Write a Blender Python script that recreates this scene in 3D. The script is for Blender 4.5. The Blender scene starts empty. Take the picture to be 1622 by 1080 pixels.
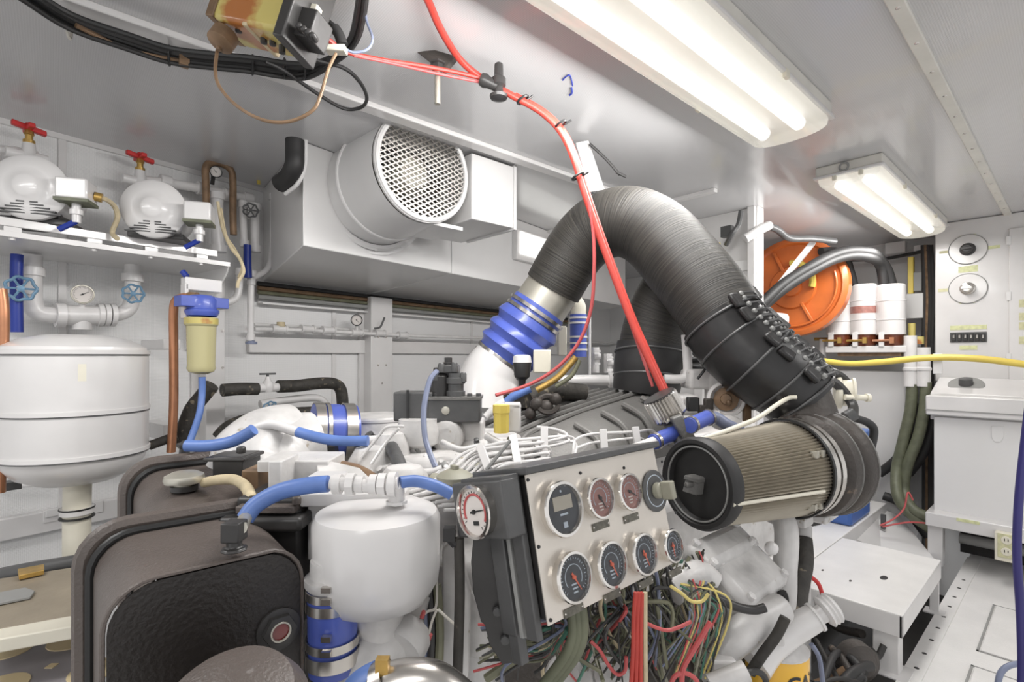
import bpy, math, random
from mathutils import Vector, Matrix
random.seed(7)
PI = math.pi
scene = bpy.context.scene
col = scene.collection
V = Vector

# ---------------------------------------------------------------- camera, world, light, exposure
YAW = math.radians(48.1)
FPX = 811.0                      # focal length in pixels of the 1622 px wide frame
HOR = 565.0                      # image row of the horizon
cd = bpy.data.cameras.new('camera'); cam = bpy.data.objects.new('camera', cd); col.objects.link(cam)
cam.location = (0, 0, 0); cam.rotation_euler = (PI/2, 0, YAW)
cd.sensor_width = 36; cd.lens = FPX/1622*36; cd.shift_y = (HOR-540)/1622; cd.clip_start = .02
scene.camera = cam

w = bpy.data.worlds.new('world'); scene.world = w; w.use_nodes = True
w.node_tree.nodes['Background'].inputs[0].default_value = (.99, .99, 1, 1)
w.node_tree.nodes['Background'].inputs[1].default_value = .72

def area(name, loc, size, power, rot=(0, 0, 0), color=(1, .985, .965)):
    l = bpy.data.lights.new(name, 'AREA'); l.energy = power; l.color = color
    l.shape = 'RECTANGLE'; l.size, l.size_y = size
    o = bpy.data.objects.new(name, l); o.location = loc; o.rotation_euler = rot; col.objects.link(o); return o
area('lamp_and_fill_light', (-.7, 1.2, .735), (.2, 1.2), 8)
area('lamp_and_fill_light', (-.87, 1.15, .70), (.08, 1.4), 10, (0, .98, 0))
area('lamp_and_fill_light', (-.86, 3.35, .70), (.08, 1.4), 7, (0, .98, 0))
area('lamp_and_fill_light', (.1, -1.0, .72), (.08, 1.4), 4, (0, 1.22, 0))  # added fill from behind the camera towards the left wall, no fitting
area('lamp_and_fill_light', (-.67, 3.3, .735), (.2, 1.4), 9)
area('lamp_and_fill_light', (.3, -1.0, .75), (.25, 1.2), 4.5, (0, 0, .3))  # unseen fill light added behind the camera
area('lamp_and_fill_light', (.5, 1.9, .75), (.25, 1.2), 7)  # added fill right of the view, no lamp modelled
area('lamp_and_fill_light', (-1.45, -.75, .75), (.25, .9), 9)  # unseen fill added at the left, outside the view
vs = scene.view_settings
vs.view_transform = 'Standard'; vs.look = 'None'; vs.gamma = 1; vs.use_curve_mapping = False; vs.exposure = .48

# ---------------------------------------------------------------- places in the room, metres; camera eye is the origin
C3 = V((-math.sin(YAW), math.cos(YAW), 0)); R3 = V((math.cos(YAW), math.sin(YAW), 0)); U3 = V((0, 0, 1))
CEIL, FLOOR = .86, -1.24
WN = V((.980, .198, 0)); WD = V((-.198, .980, 0)); WC = -2.586      # hull-side wall: normal, run, plane constant
def ray(px, py): return C3 + R3*((px-811)/FPX) + U3*((HOR-py)/FPX)
def P(px, py, d): return ray(px, py)*d
def WP(px, py, off=0.): r = ray(px, py); return r*((WC+off)/WN.dot(r))
def XP(px, py, x): r = ray(px, py); return r*(x/r.x)
def YP(px, py, y): r = ray(px, py); return r*(y/r.y)
def ZP(px, py, z): r = ray(px, py); return r*(z/r.z)
def PL(px, py, o, n): r = ray(px, py); return r*(o.dot(n)/r.dot(n))
def WL(s, off, z): return WN*(WC+off) + WD*s + U3*z     # wall coordinates: run, offset, height

# ---------------------------------------------------------------- mesh building
def perp(a):
    a = a.normalized(); t = U3 if abs(a.z) < .9 else V((1, 0, 0))
    u = t.cross(a).normalized(); return u, a.cross(u).normalized()
def spline(pts, k=6, rad=None):
    n = len(pts)
    if n < 3: return list(pts), (list(rad) if rad else None)
    out, ro = [], []
    for i in range(n-1):
        p0 = pts[max(i-1, 0)]; p1 = pts[i]; p2 = pts[i+1]; p3 = pts[min(i+2, n-1)]
        for j in range(k):
            t = j/k; t2, t3 = t*t, t*t*t
            out.append(.5*((2*p1)+(p2-p0)*t+(2*p0-5*p1+4*p2-p3)*t2+(3*p1-p0-3*p2+p3)*t3))
            if rad: ro.append(rad[i]*(1-t)+rad[i+1]*t)
    out.append(pts[-1])
    if rad: ro.append(rad[-1])
    return out, ro
class MB:
    def __init__(s): s.v, s.f, s.a = [], [], []
    def av(s, p, a=0.): s.v.append(V(p)); s.a.append(a); return len(s.v)-1
    def tube(s, pts, r, n=10, k=6, caps=True, smooth=True):
        pts = [V(p) for p in pts]; rad = list(r) if isinstance(r, (list, tuple)) else None
        if smooth: pts, rr = spline(pts, k, rad)
        else: rr = rad
        if not rr: rr = [r]*len(pts)
        m = len(pts); rings = []; u = None; L = 0.
        for i, p in enumerate(pts):
            t = (pts[min(i+1, m-1)]-pts[max(i-1, 0)])
            if t.length < 1e-9: t = V((0, 0, 1))
            t.normalize()
            if u is None: u, _ = perp(t)
            else:
                u = u-t*u.dot(t)
                u = u.normalized() if u.length > 1e-6 else perp(t)[0]
            w_ = t.cross(u)
            if i: L += (p-pts[i-1]).length
            rings.append([s.av(p+(u*math.cos(2*PI*j/n)+w_*math.sin(2*PI*j/n))*rr[i], L) for j in range(n)])
        for i in range(m-1):
            a, b = rings[i], rings[i+1]
            for j in range(n): s.f.append((a[j], a[(j+1) % n], b[(j+1) % n], b[j]))
        if caps: s.f.append(tuple(reversed(rings[0]))); s.f.append(tuple(rings[-1]))
        return s
    def lathe(s, A, ax, prof, n=24, caps=True, sx=1., sy=1., u=None):
        A = V(A); ax = V(ax).normalized()
        if u is None: u, w_ = perp(ax)
        else: u = V(u).normalized(); w_ = ax.cross(u).normalized()
        rings = []
        for t, r in prof:
            rings.append([s.av(A+ax*t+u*(math.cos(2*PI*j/n)*r*sx)+w_*(math.sin(2*PI*j/n)*r*sy), t) for j in range(n)])
        for i in range(len(rings)-1):
            a, b = rings[i], rings[i+1]
            for j in range(n): s.f.append((a[j], a[(j+1) % n], b[(j+1) % n], b[j]))
        if caps: s.f.append(tuple(reversed(rings[0]))); s.f.append(tuple(rings[-1]))
        return s
    def cyl(s, A, B, r, n=16, r2=None):
        A, B = V(A), V(B); return s.lathe(A, B-A, [(0, r), ((B-A).length, r if r2 is None else r2)], n)
    def ring(s, c, nrm, R, r, n=28, m=8, a0=0, a1=2*PI, sx=1.):
        u, w_ = perp(V(nrm)); full = abs(a1-a0-2*PI) < 1e-6
        cnt = n if full else n+1
        pts = [V(c)+u*(math.cos(a0+(a1-a0)*i/n)*R*sx)+w_*(math.sin(a0+(a1-a0)*i/n)*R) for i in range(cnt)]
        if full: s.tube(pts+[pts[0]], r, m, caps=False, smooth=False)
        else: s.tube(pts, r, m, smooth=False)
        return s
    def box(s, c, h, ax=None):
        c = V(c); ax = ax or (V((1, 0, 0)), V((0, 1, 0)), U3)
        i = [s.av(c+ax[0]*(sx*h[0])+ax[1]*(sy*h[1])+ax[2]*(sz*h[2])) for sx in (-1, 1) for sy in (-1, 1) for sz in (-1, 1)]
        flip = V(ax[0]).cross(V(ax[1])).dot(V(ax[2])) < 0
        for q in ((0, 1, 3, 2), (4, 6, 7, 5), (0, 4, 5, 1), (2, 3, 7, 6), (0, 2, 6, 4), (1, 5, 7, 3)):
            q = tuple(i[x] for x in q); s.f.append(tuple(reversed(q)) if flip else q)
        return s
    def ab(s, a, b): a, b = V(a), V(b); return s.box((a+b)/2, [abs(x)/2 for x in (b-a)])
    def prism(s, poly, ext):
        poly = [V(p) for p in poly]; ext = V(ext); n = len(poly)
        a = [s.av(p) for p in poly]; b = [s.av(p+ext) for p in poly]
        nn = sum(((poly[i]-poly[0]).cross(poly[(i+1) % n]-poly[0]) for i in range(n)), V((0, 0, 0)))
        if nn.dot(ext) > 0:
            s.f.append(tuple(reversed(a))); s.f.append(tuple(b)); g = False
        else:
            s.f.append(tuple(a)); s.f.append(tuple(reversed(b))); g = True
        for i in range(n):
            q = (a[i], a[(i+1) % n], b[(i+1) % n], b[i]); s.f.append(tuple(reversed(q)) if g else q)
        return s
    def ball(s, c, r, n=16, m=8, sq=(1, 1, 1)):
        c = V(c); rings = []
        for i in range(m+1):
            t = PI*i/m
            rings.append([s.av(c+V((math.sin(t)*math.cos(2*PI*j/n)*r*sq[0], math.sin(t)*math.sin(2*PI*j/n)*r*sq[1], -math.cos(t)*r*sq[2]))) for j in range(n)])
        for i in range(m):
            a, b = rings[i], rings[i+1]
            for j in range(n): s.f.append((a[j], a[(j+1) % n], b[(j+1) % n], b[j]))
        return s
    def bolt(s, c, nrm, r=.006, h=.005):
        c = V(c); nrm = V(nrm).normalized(); return s.lathe(c, nrm, [(-.002, r), (h, r), (h, r*.6), (h+.001, r*.5)], 6)
    def data(s, name, L, smooth=True):
        m = bpy.data.meshes.new(name); m.from_pydata([tuple(p-L) for p in s.v], [], s.f); m.update()
        at = m.attributes.new('along', 'FLOAT', 'POINT'); at.data.foreach_set('value', s.a)
        if smooth: m.shade_smooth(); m.set_sharp_from_angle(angle=math.radians(38))
        return m
    def centre(s):
        n = len(s.v); lo = [min(p[i] for p in s.v) for i in range(3)]; hi = [max(p[i] for p in s.v) for i in range(3)]
        return V(((lo[0]+hi[0])/2, (lo[1]+hi[1])/2, lo[2]))
def mk(name, mb, mat_, L, parent=None, bevel=0, smooth=True, label=None, kind=None):
    o = bpy.data.objects.new(name, mb.data(name, L, smooth)); o.data.materials.append(mat_); col.objects.link(o)
    if parent: o.parent = parent
    else: o.location = L
    if bevel:
        b = o.modifiers.new('bevel', 'BEVEL'); b.width = bevel; b.segments = 2; b.limit_method = 'ANGLE'; b.angle_limit = math.radians(40)
    if label: o['label'] = label
    if kind: o['kind'] = kind
    return o
class T:                                           # a thing: an Empty that parents its parts
    def __init__(s, name, label, cat, loc, group=None):
        s.L = V(loc); s.o = bpy.data.objects.new(name, None); s.o.empty_display_size = .05; col.objects.link(s.o); s.o.location = s.L
        s.o['label'] = label; s.o['category'] = cat
        if group: s.o['group'] = group
    def add(s, name, mb, mat_, parent=None, **k): return mk(name, mb, mat_, s.L, parent or s.o, **k)
def S(name, label, cat, mb, mat_, group=None, **k):  # a thing of one mesh
    o = mk(name, mb, mat_, mb.centre(), **k); o['label'] = label; o['category'] = cat
    if group: o['group'] = group
    return o
def ST(name, mb, mat_, **k): return mk(name, mb, mat_, mb.centre(), kind='structure', **k)

# ---------------------------------------------------------------- materials
def mat(name, c, rough=.45, metal=0., vary=.12, scale=8., bump=0., bscale=60., coat=0., c2=None, spec=None, wear=None, trans=0.):
    m = bpy.data.materials.new(name); m.use_nodes = True; nt = m.node_tree; N, Lk = nt.nodes, nt.links; b = N['Principled BSDF']
    b.inputs['Roughness'].default_value = rough; b.inputs['Metallic'].default_value = metal
    if coat: b.inputs['Coat Weight'].default_value = coat; b.inputs['Coat Roughness'].default_value = .08
    if trans: b.inputs['Transmission Weight'].default_value = trans
    tc = N.new('ShaderNodeTexCoord'); nz = N.new('ShaderNodeTexNoise'); nz.inputs['Scale'].default_value = scale; nz.inputs['Detail'].default_value = 5
    Lk.new(tc.outputs['Object'], nz.inputs['Vector'])
    rp = N.new('ShaderNodeValToRGB'); rp.color_ramp.elements[0].position = .32; rp.color_ramp.elements[1].position = .68
    lo = c2 or tuple(x*(1-vary) for x in c)
    rp.color_ramp.elements[0].color = (*lo, 1); rp.color_ramp.elements[1].color = (*c, 1)
    Lk.new(nz.outputs['Fac'], rp.inputs['Fac']); out = rp.outputs['Color']
    if wear:                                         # scratches and specks of another colour
        n2 = N.new('ShaderNodeTexNoise'); n2.inputs['Scale'].default_value = wear[1]; n2.inputs['Detail'].default_value = 8; Lk.new(tc.outputs['Object'], n2.inputs['Vector'])
        r2 = N.new('ShaderNodeValToRGB'); r2.color_ramp.elements[0].position = wear[2]; r2.color_ramp.elements[1].position = wear[2]+.05
        mx = N.new('ShaderNodeMixRGB'); Lk.new(n2.outputs['Fac'], r2.inputs['Fac']); Lk.new(r2.outputs['Color'], mx.inputs['Fac'])
        Lk.new(out, mx.inputs['Color1']); mx.inputs['Color2'].default_value = (*wear[0], 1); out = mx.outputs['Color']
    Lk.new(out, b.inputs['Base Color'])
    if bump:
        n3 = N.new('ShaderNodeTexNoise'); n3.inputs['Scale'].default_value = bscale; Lk.new(tc.outputs['Object'], n3.inputs['Vector'])
        bp = N.new('ShaderNodeBump'); bp.inputs['Strength'].default_value = bump; bp.inputs['Distance'].default_value = .004
        Lk.new(n3.outputs['Fac'], bp.inputs['Height']); Lk.new(bp.outputs['Normal'], b.inputs['Normal'])
    return m
def dimpled(name, c, rough, k, strength, dark, coat=0., axes=(0, 1), spots=False):   # panel lining covered in a fine raised grid
    m = mat(name, c, rough, vary=.05, scale=1.3, coat=coat); nt = m.node_tree; N, Lk = nt.nodes, nt.links; b = N['Principled BSDF']
    tc = N.new('ShaderNodeTexCoord'); sp = N.new('ShaderNodeSeparateXYZ'); Lk.new(tc.outputs['Object'], sp.inputs[0])
    def mth(op, a, bb=None):
        n = N.new('ShaderNodeMath'); n.operation = op
        for i, x in enumerate((a, bb)):
            if x is None: continue
            if isinstance(x, (int, float)): n.inputs[i].default_value = x
            else: Lk.new(x, n.inputs[i])
        return n.outputs[0]
    A, B = sp.outputs[axes[0]], sp.outputs[axes[1]]
    h = mth('MULTIPLY', mth('SINE', mth('MULTIPLY', mth('ADD', A, B), k)), mth('SINE', mth('MULTIPLY', mth('SUBTRACT', A, B), k)))
    bp = N.new('ShaderNodeBump'); bp.inputs['Strength'].default_value = strength; bp.inputs['Distance'].default_value = .0015
    Lk.new(h, bp.inputs['Height']); Lk.new(bp.outputs['Normal'], b.inputs['Normal'])
    if coat: pass
    old = b.inputs['Base Color'].links[0].from_socket
    mx = N.new('ShaderNodeMixRGB'); mx.blend_type = 'MULTIPLY'; mx.inputs['Fac'].default_value = dark
    r = N.new('ShaderNodeMapRange'); r.inputs[1].default_value = -1; r.inputs[2].default_value = 1; r.inputs[3].default_value = .25; r.inputs[4].default_value = 1.
    Lk.new(h, r.inputs[0]); Lk.new(old, mx.inputs['Color1']); Lk.new(r.outputs[0], mx.inputs['Color2']); Lk.new(mx.outputs[0], b.inputs['Base Color'])
    return m
def banded(name, c, c2, rough, k, strength, coat=0.):                     # cloth-wound hose: fine rings along its length
    m = mat(name, c, rough, coat=coat); nt = m.node_tree; N, Lk = nt.nodes, nt.links; b = N['Principled BSDF']
    at = N.new('ShaderNodeAttribute'); at.attribute_name = 'along'
    nz = N.new('ShaderNodeTexNoise'); nz.noise_dimensions = '4D'; nz.inputs['Scale'].default_value = 7; nz.inputs['Detail'].default_value = 6
    tc = N.new('ShaderNodeTexCoord'); Lk.new(tc.outputs['Object'], nz.inputs['Vector'])
    ml = N.new('ShaderNodeMath'); ml.operation = 'MULTIPLY'; ml.inputs[1].default_value = k; Lk.new(at.outputs['Fac'], ml.inputs[0]); Lk.new(ml.outputs[0], nz.inputs['W'])
    rp = N.new('ShaderNodeValToRGB'); rp.color_ramp.elements[0].position = .35; rp.color_ramp.elements[1].position = .66
    rp.color_ramp.elements[0].color = (*c, 1); rp.color_ramp.elements[1].color = (*c2, 1)
    Lk.new(nz.outputs['Fac'], rp.inputs['Fac']); Lk.new(rp.outputs['Color'], b.inputs['Base Color'])
    bp = N.new('ShaderNodeBump'); bp.inputs['Strength'].default_value = strength; bp.inputs['Distance'].default_value = .004
    Lk.new(nz.outputs['Fac'], bp.inputs['Height']); Lk.new(bp.outputs['Normal'], b.inputs['Normal']); return m
def glow(name, c, s):
    m = bpy.data.materials.new(name); m.use_nodes = True; b = m.node_tree.nodes['Principled BSDF']
    b.inputs['Base Color'].default_value = (*c, 1); b.inputs['Emission Color'].default_value = (*c, 1); b.inputs['Emission Strength'].default_value = s; return m
def glass(name, c, rough=.05, alpha=None):
    m = bpy.data.materials.new(name); m.use_nodes = True; b = m.node_tree.nodes['Principled BSDF']
    b.inputs['Base Color'].default_value = (*c, 1); b.inputs['Roughness'].default_value = rough
    if alpha is None: b.inputs['Transmission Weight'].default_value = 1.
    else: b.inputs['Alpha'].default_value = alpha
    return m
M = dict(
 wall=dimpled('white_dimpled_lining', (.84, .835, .83), .35, 620, .25, .22, axes=(1, 2)),
 ceil=dimpled('glossy_dimpled_ceiling', (.66, .655, .66), .16, 560, .10, .18, coat=.35),
 white=mat('white_gloss_paint', (.72, .705, .695), .28, vary=.10, scale=5, coat=.3),
 white2=mat('white_engine_paint', (.68, .665, .65), .35, vary=.28, scale=14, bump=.5, bscale=40, wear=((.36, .31, .24), 34, .68)),
 whitepipe=mat('white_painted_pipe', (.74, .725, .715), .3, vary=.14, scale=12, bump=.1),
 duct=mat('white_painted_sheet', (.74, .73, .72), .32, vary=.07, scale=3, coat=.2),
 cream=mat('cream_plastic', (.78, .74, .62), .45),
 floor=mat('white_floor_plate', (.80, .785, .765), .3, vary=.10, scale=6, bump=.35, bscale=160),
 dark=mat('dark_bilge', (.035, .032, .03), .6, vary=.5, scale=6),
 black=mat('black_rubber', (.028, .027, .027), .55, vary=.35, scale=14),
 blackp=mat('black_satin_paint', (.045, .043, .042), .38, vary=.3, scale=6, bump=.1, wear=((.16, .14, .13), 25, .69)),
 tank=mat('black_textured_tank_lit', (.135, .112, .10), .42, vary=.35, scale=4, bump=.3, bscale=220, wear=((.20, .18, .17), 60, .70)),  # lit tone of the black tank tops put into the colour
 tankshade=mat('black_tank_shaded_face', (.022, .018, .016), .4, vary=.4, scale=5, bump=.3, bscale=150),  # same black tank, front darkened in the colour as if shaded
 iron=mat('sooty_cast_iron', (.07, .06, .053), .55, metal=.1, vary=.35, scale=9, bump=.5, bscale=90, wear=((.20, .15, .11), 18, .66)),
 grey=mat('grey_cast_cover', (.20, .195, .185), .5, metal=.2, vary=.25, scale=7, bump=.35, bscale=140),
 dgrey=mat('dark_grey_paint', (.10, .10, .10), .4, vary=.3, scale=12, bump=.2),
 steel=mat('stainless_steel', (.66, .63, .59), .26, metal=.95, vary=.2, scale=20),
 plate=mat('brushed_steel_plate', (.70, .65, .585), .36, metal=.55, vary=.10, scale=5, bump=.05, bscale=300),
 chrome=mat('bright_bezel', (.75, .72, .68), .16, metal=1., vary=.1),
 alu=mat('bare_aluminium', (.60, .575, .50), .38, metal=.75, vary=.15, scale=6),
 blue=mat('blue_silicone', (.085, .13, .50), .35, vary=.25, scale=10, coat=.2),
 bluehose=mat('blue_hose', (.13, .23, .56), .4, vary=.2, scale=20),
 darkblue=mat('dark_blue_hose', (.012, .035, .28), .4),
 bluebox=mat('blue_plastic_box', (.06, .14, .42), .35),
 bluewheel=mat('pale_blue_handwheel', (.16, .30, .44), .4, vary=.4, scale=40),
 red=mat('red_cable', (.52, .055, .04), .4, vary=.15, scale=25),
 pink=mat('thin_red_cable', (.55, .10, .10), .45),
 redp=mat('red_handwheel', (.60, .03, .03), .4),
 brass=mat('brass', (.62, .40, .12), .35, metal=.7, vary=.3, scale=40),
 copper=mat('copper_pipe', (.56, .26, .14), .35, metal=.6, vary=.25, scale=16),
 brown=mat('brown_rusty_pipe', (.30, .19, .11), .5, metal=.2, vary=.45, scale=22),
 insul=mat('black_foam_insulation', (.055, .05, .043), .7, vary=.5, scale=24, bump=.8, bscale=60, wear=((.20, .17, .12), 35, .62)),
 wound=banded('wound_black_hose', (.012, .011, .010), (.048, .044, .037), .52, 60, .45),
 yellow=mat('yellow_hose', (.78, .60, .12), .4, vary=.1),
 yellowf=mat('yellow_filter_paint', (.85, .48, .04), .3, coat=.4, vary=.08),
 oily=mat('yellow_enamel_with_rust', (.62, .52, .16), .35, vary=.2, scale=7, coat=.4, wear=((.40, .14, .03), 6, .55)),
 orange=mat('orange_enamel', (.70, .17, .035), .35, vary=.2, scale=6, coat=.3, wear=((.35, .08, .03), 26, .70)),
 bowl=glass('amber_clear_bowl', (.60, .55, .30), .12, .78),
 amber=mat('dark_amber_bowl', (.16, .045, .02), .15, vary=.5, scale=9),
 green=mat('olive_green_hose', (.16, .17, .11), .5, vary=.3, scale=25),
 olive=mat('olive_wire', (.20, .20, .13), .5, vary=.3, scale=25),
 greenw=mat('green_wire', (.08, .22, .16), .5), bluew=mat('blue_wire', (.10, .18, .40), .5), yelloww=mat('yellow_wire', (.70, .58, .20), .5),
 whitew=mat('white_wire', (.65, .62, .56), .5), purple=mat('violet_blue_cable', (.035, .03, .16), .4),
 rope=mat('tan_cable', (.62, .52, .34), .6, vary=.25, scale=40),
 tube=mat('greyish_blue_hose', (.22, .25, .36), .35, vary=.2, scale=20),
 dial=mat('black_gauge_dial', (.05, .055, .065), .25, vary=.3, scale=60), dialr=mat('red_brown_gauge_dial', (.42, .20, .17), .3, vary=.3, scale=50),
 dialw=mat('white_gauge_dial', (.75, .70, .66), .3), dialm=mat('pale_dial_marks', (.55, .62, .70), .4), needle=mat('orange_needle', (.85, .16, .08), .4),
 lcd=mat('grey_lcd', (.50, .46, .38), .3), nplate=mat('engraved_name_plate', (.15, .14, .11), .4, vary=.5, scale=120),
 redlens=mat('red_sight_glass', (.18, .006, .006), .15, coat=1.),
 knob=mat('weathered_grey_knob', (.34, .33, .26), .5, vary=.2, scale=20),
 wood=mat('worn_wooden_board', (.34, .29, .22), .5, vary=.35, scale=5, bump=.2), tan=mat('tan_patterned_paper', (.80, .66, .40), .5), greyp=mat('grey_print', (.36, .34, .36), .5, vary=.2),
 label=mat('yellowed_label', (.66, .64, .40), .5, vary=.2, scale=60), labely=mat('yellow_green_label', (.72, .74, .42), .5, vary=.25, scale=60),
 seam=mat('grey_joint', (.30, .30, .29), .5),
 lampglass=glow('lit_diffuser', (.97, .94, .84), .22), tubeglow=glow('lit_tube', (1, .99, .95), .85), lampbody=mat('white_lamp_body', (.74, .72, .66), .35),
 ink=mat('blue_marker_ink', (.05, .08, .45), .5), blk=mat('black_print', (.02, .02, .02), .4),
 lagging=mat('wrinkled_black_lagging', (.026, .025, .025), .38, vary=.4, scale=12, bump=1., bscale=16),
 pleat=mat('steel_mesh_pleats', (.40, .36, .29), .4, metal=.55, vary=.2, scale=10),
)

_b = M['lampglass'].node_tree.nodes['Principled BSDF']; _b.inputs['Alpha'].default_value = .45; _b.inputs['Roughness'].default_value = .2
# ================================================================ the room
YB = 4.72
m = MB(); m.ab((-6, -2.6, CEIL), (2.2, YB+.1, CEIL+.05)); ST('ceiling', m, M['ceil'])
m = MB(); m.box(WL(1.9, -.04, (CEIL-1.9)/2), (.04, 4.2, (CEIL+1.9)/2), (WN, WD, U3)); wl = ST('wall_left', m, M['wall'])
m = MB(); m.ab((-4.2, YB, -1.9), (2.2, YB+.08, CEIL)); ST('wall_back', m, M['wall'])
m = MB(); m.ab((-.47, -2.6, FLOOR-.05), (2.2, YB, FLOOR)); fl = ST('floor', m, M['floor'])
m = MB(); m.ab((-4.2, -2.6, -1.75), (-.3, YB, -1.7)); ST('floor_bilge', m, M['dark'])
# wall plates of the lining: shadow joints with a raised strip
for s, wd in ((.55, .012), (1.75, .012), (2.95, .012)):
    m = MB(); m.box(WL(s, .004, .1), (.004, wd, .76), (WN, WD, U3)); ST('trim_1', m, M['white'])
# ceiling battens
m = MB(); m.ab((-.318, -2.4, CEIL-.012), (-.282, 4.3, CEIL+.001)); b_ = ST('trim_2', m, M['lampbody'], bevel=.003)
sm = MB()
for i in range(26): sm.lathe((-.30, -1.2+i*.21, CEIL-.012), (0, 0, -1), [(0, .006), (.002, .005), (.003, .002)], 8)
mk('screw', sm, M['steel'], b_.location, b_, kind='stuff')
m = MB(); m.ab((-1.655, -1.6, CEIL-.018), (-1.60, 2.5, CEIL+.001)); ST('trim_3', m, M['white'], bevel=.004)
m = MB(); m.ab((-2.6, 2.5, CEIL-.02), (-1.25, 2.54, CEIL+.001)); ST('trim_4', m, M['white'], bevel=.004)
# corner strip along ceiling and hull side
m = MB(); m.box(WL(.6, .006, CEIL-.01), (.008, 3.6, .010), (WN, WD, U3)); ST('trim_5', m, M['white'])
# partition beside the recess
m = MB(); m.ab((-1.85, 3.0, -1.7), (-1.25, 3.05, CEIL)); pt = ST('wall_partition', m, M['white'], bevel=.003)
m = MB(); m.ab((-1.285, 2.965, -1.7), (-1.245, 3.0, CEIL)); m.ab((-1.25, 2.985, -1.7), (-1.235, 3.07, CEIL)); mk('corner_post', m, M['white'], pt.location, pt, bevel=.003)
m = MB(); m.ab((-1.62, 2.975, -1.7), (-1.56, 3.0, .52)); mk('frame_post', m, M['white'], pt.location, pt, bevel=.003)
m = MB(); m.ab((-1.85, 2.985, .50), (-1.25, 3.0, .56)); mk('rail', m, M['duct'], pt.location, pt, bevel=.003)
# hatches let into the floor
def hatch(x0, x1, y0, y1, n):
    m = MB(); z = FLOOR+.002
    for a, b in (((x0, y0), (x1, y0+.008)), ((x0, y1-.008), (x1, y1)), ((x0, y0), (x0+.008, y1)), ((x1-.008, y0), (x1, y1))):
        m.ab((a[0], a[1], z-.003), (b[0], b[1], z+.001))
    o = ST('trim_%d' % n, m, M['seam'])
    p_ = MB(); p_.ab((x0+.012, y0+.012, z-.003), (x1-.012, y1-.012, z+.003)); mk('hatch_cover', p_, M['floor'], o.location, o, bevel=.002)
    q = MB(); q.lathe(((x0+x1)/2, (y0+y1)/2, z+.003), (0, 0, 1), [(0, .028), (.002, .026)], 18, sx=1, sy=.45); mk('finger_hole', q, M['dark'], o.location, o)
hatch(-.30, .38, 1.95, 2.75, 6)
hatch(-.30, .30, 2.9, 3.5, 7)
m = MB(); m.ab((-.475, .5, FLOOR-.16), (-.465, 4.2, FLOOR)); m.ab((-.475, .5, FLOOR-.002), (-.41, 4.2, FLOOR+.006)); fs = ST('baseboard_left', m, M['floor'])
sm = MB()
for i in range(16): sm.lathe((-.44, 1.5+i*.15, FLOOR+.006), (0, 0, 1), [(0, .009), (.001, .008)], 10)
mk('hole', sm, M['dark'], fs.location, fs, kind='stuff')

# ---------------------------------------------------------------- ceiling lamps
def lamp(label, x0, x1, y0, y1, group='twin-tube ceiling lamps'):
    zb = .755
    t = T('ceiling_light', label, 'ceiling light', ((x0+x1)/2, (y0+y1)/2, CEIL), group)
    m = MB(); m.ab((x0-.005, y0-.01, CEIL-.045), (x1+.005, y1+.01, CEIL)); t.add('housing', m, M['lampbody'], bevel=.006)
    m = MB(); m.ab((x0-.012, y0-.02, CEIL-.056), (x1+.012, y1+.02, CEIL-.044)); t.add('rim', m, M['white'], bevel=.004)
    # diffuser: rounded trough
    n = 14; xc = (x0+x1)/2; hw = (x1-x0)/2; pr = []
    for i in range(n+1):
        a = PI*i/n; pr.append((xc-math.cos(a)*hw*(1 if 0 < i < n else 1), CEIL-.056-(CEIL-.056-zb)*min(1, (math.sin(a)**.55))))
    m = MB(); ys = [(y0, .9), (y0+.02, 1.0), (y1-.02, 1.), (y1, .9)]; rings = []
    for y, k in ys: rings.append([m.av((xc+(x-xc)*(.97 if k < 1 else 1), y, CEIL-.056+(z-CEIL+.056)*(.82 if k < 1 else 1))) for x, z in pr])
    for i in range(3):
        for j in range(n): m.f.append((rings[i][j], rings[i+1][j], rings[i+1][j+1], rings[i][j+1]))
    m.f.append(tuple(rings[0])); m.f.append(tuple(reversed(rings[-1]))); t.add('diffuser', m, M['lampglass'])
    for sx in (-.25, .25):
        m = MB(); m.lathe((xc+sx*(x1-x0)*.9, y0+.06, zb+.030), (0, 1, 0), [(0, .004), (.02, .022), (y1-y0-.14, .022), (y1-y0-.12, .004)], 12); t.add('tube', m, M['tubeglow'])
    for y in (y0-.012, y1+.012):
        for sx in (-1, 1):
            m = MB(); m.ab((xc+sx*.05-.008, y-.006, CEIL-.075), (xc+sx*.05+.008, y+.006, CEIL-.045)); t.add('clip', m, M['cream'], bevel=.002)
    for sx in (-1, 1):
        for f in (.25, .75):
            m = MB(); yy = y0+(y1-y0)*f; m.ab((xc+sx*(hw+.008)-.006, yy-.012, CEIL-.07), (xc+sx*(hw+.008)+.006, yy+.012, CEIL-.045)); t.add('clip', m, M['cream'], bevel=.002)
    return t
lamp('nearer long lit ceiling lamp whose front end runs out at the top of the photo', -.82, -.57, .35, 1.95)
t = lamp('farther lit ceiling lamp that reaches towards the electrical cabinet', -.81, -.565, 2.60, 4.12)
m = MB(); m.ring((-.70, 2.585, .835), (0, 1, 0), .017, .004); t.add('knockout', m, M['seam'])

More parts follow.
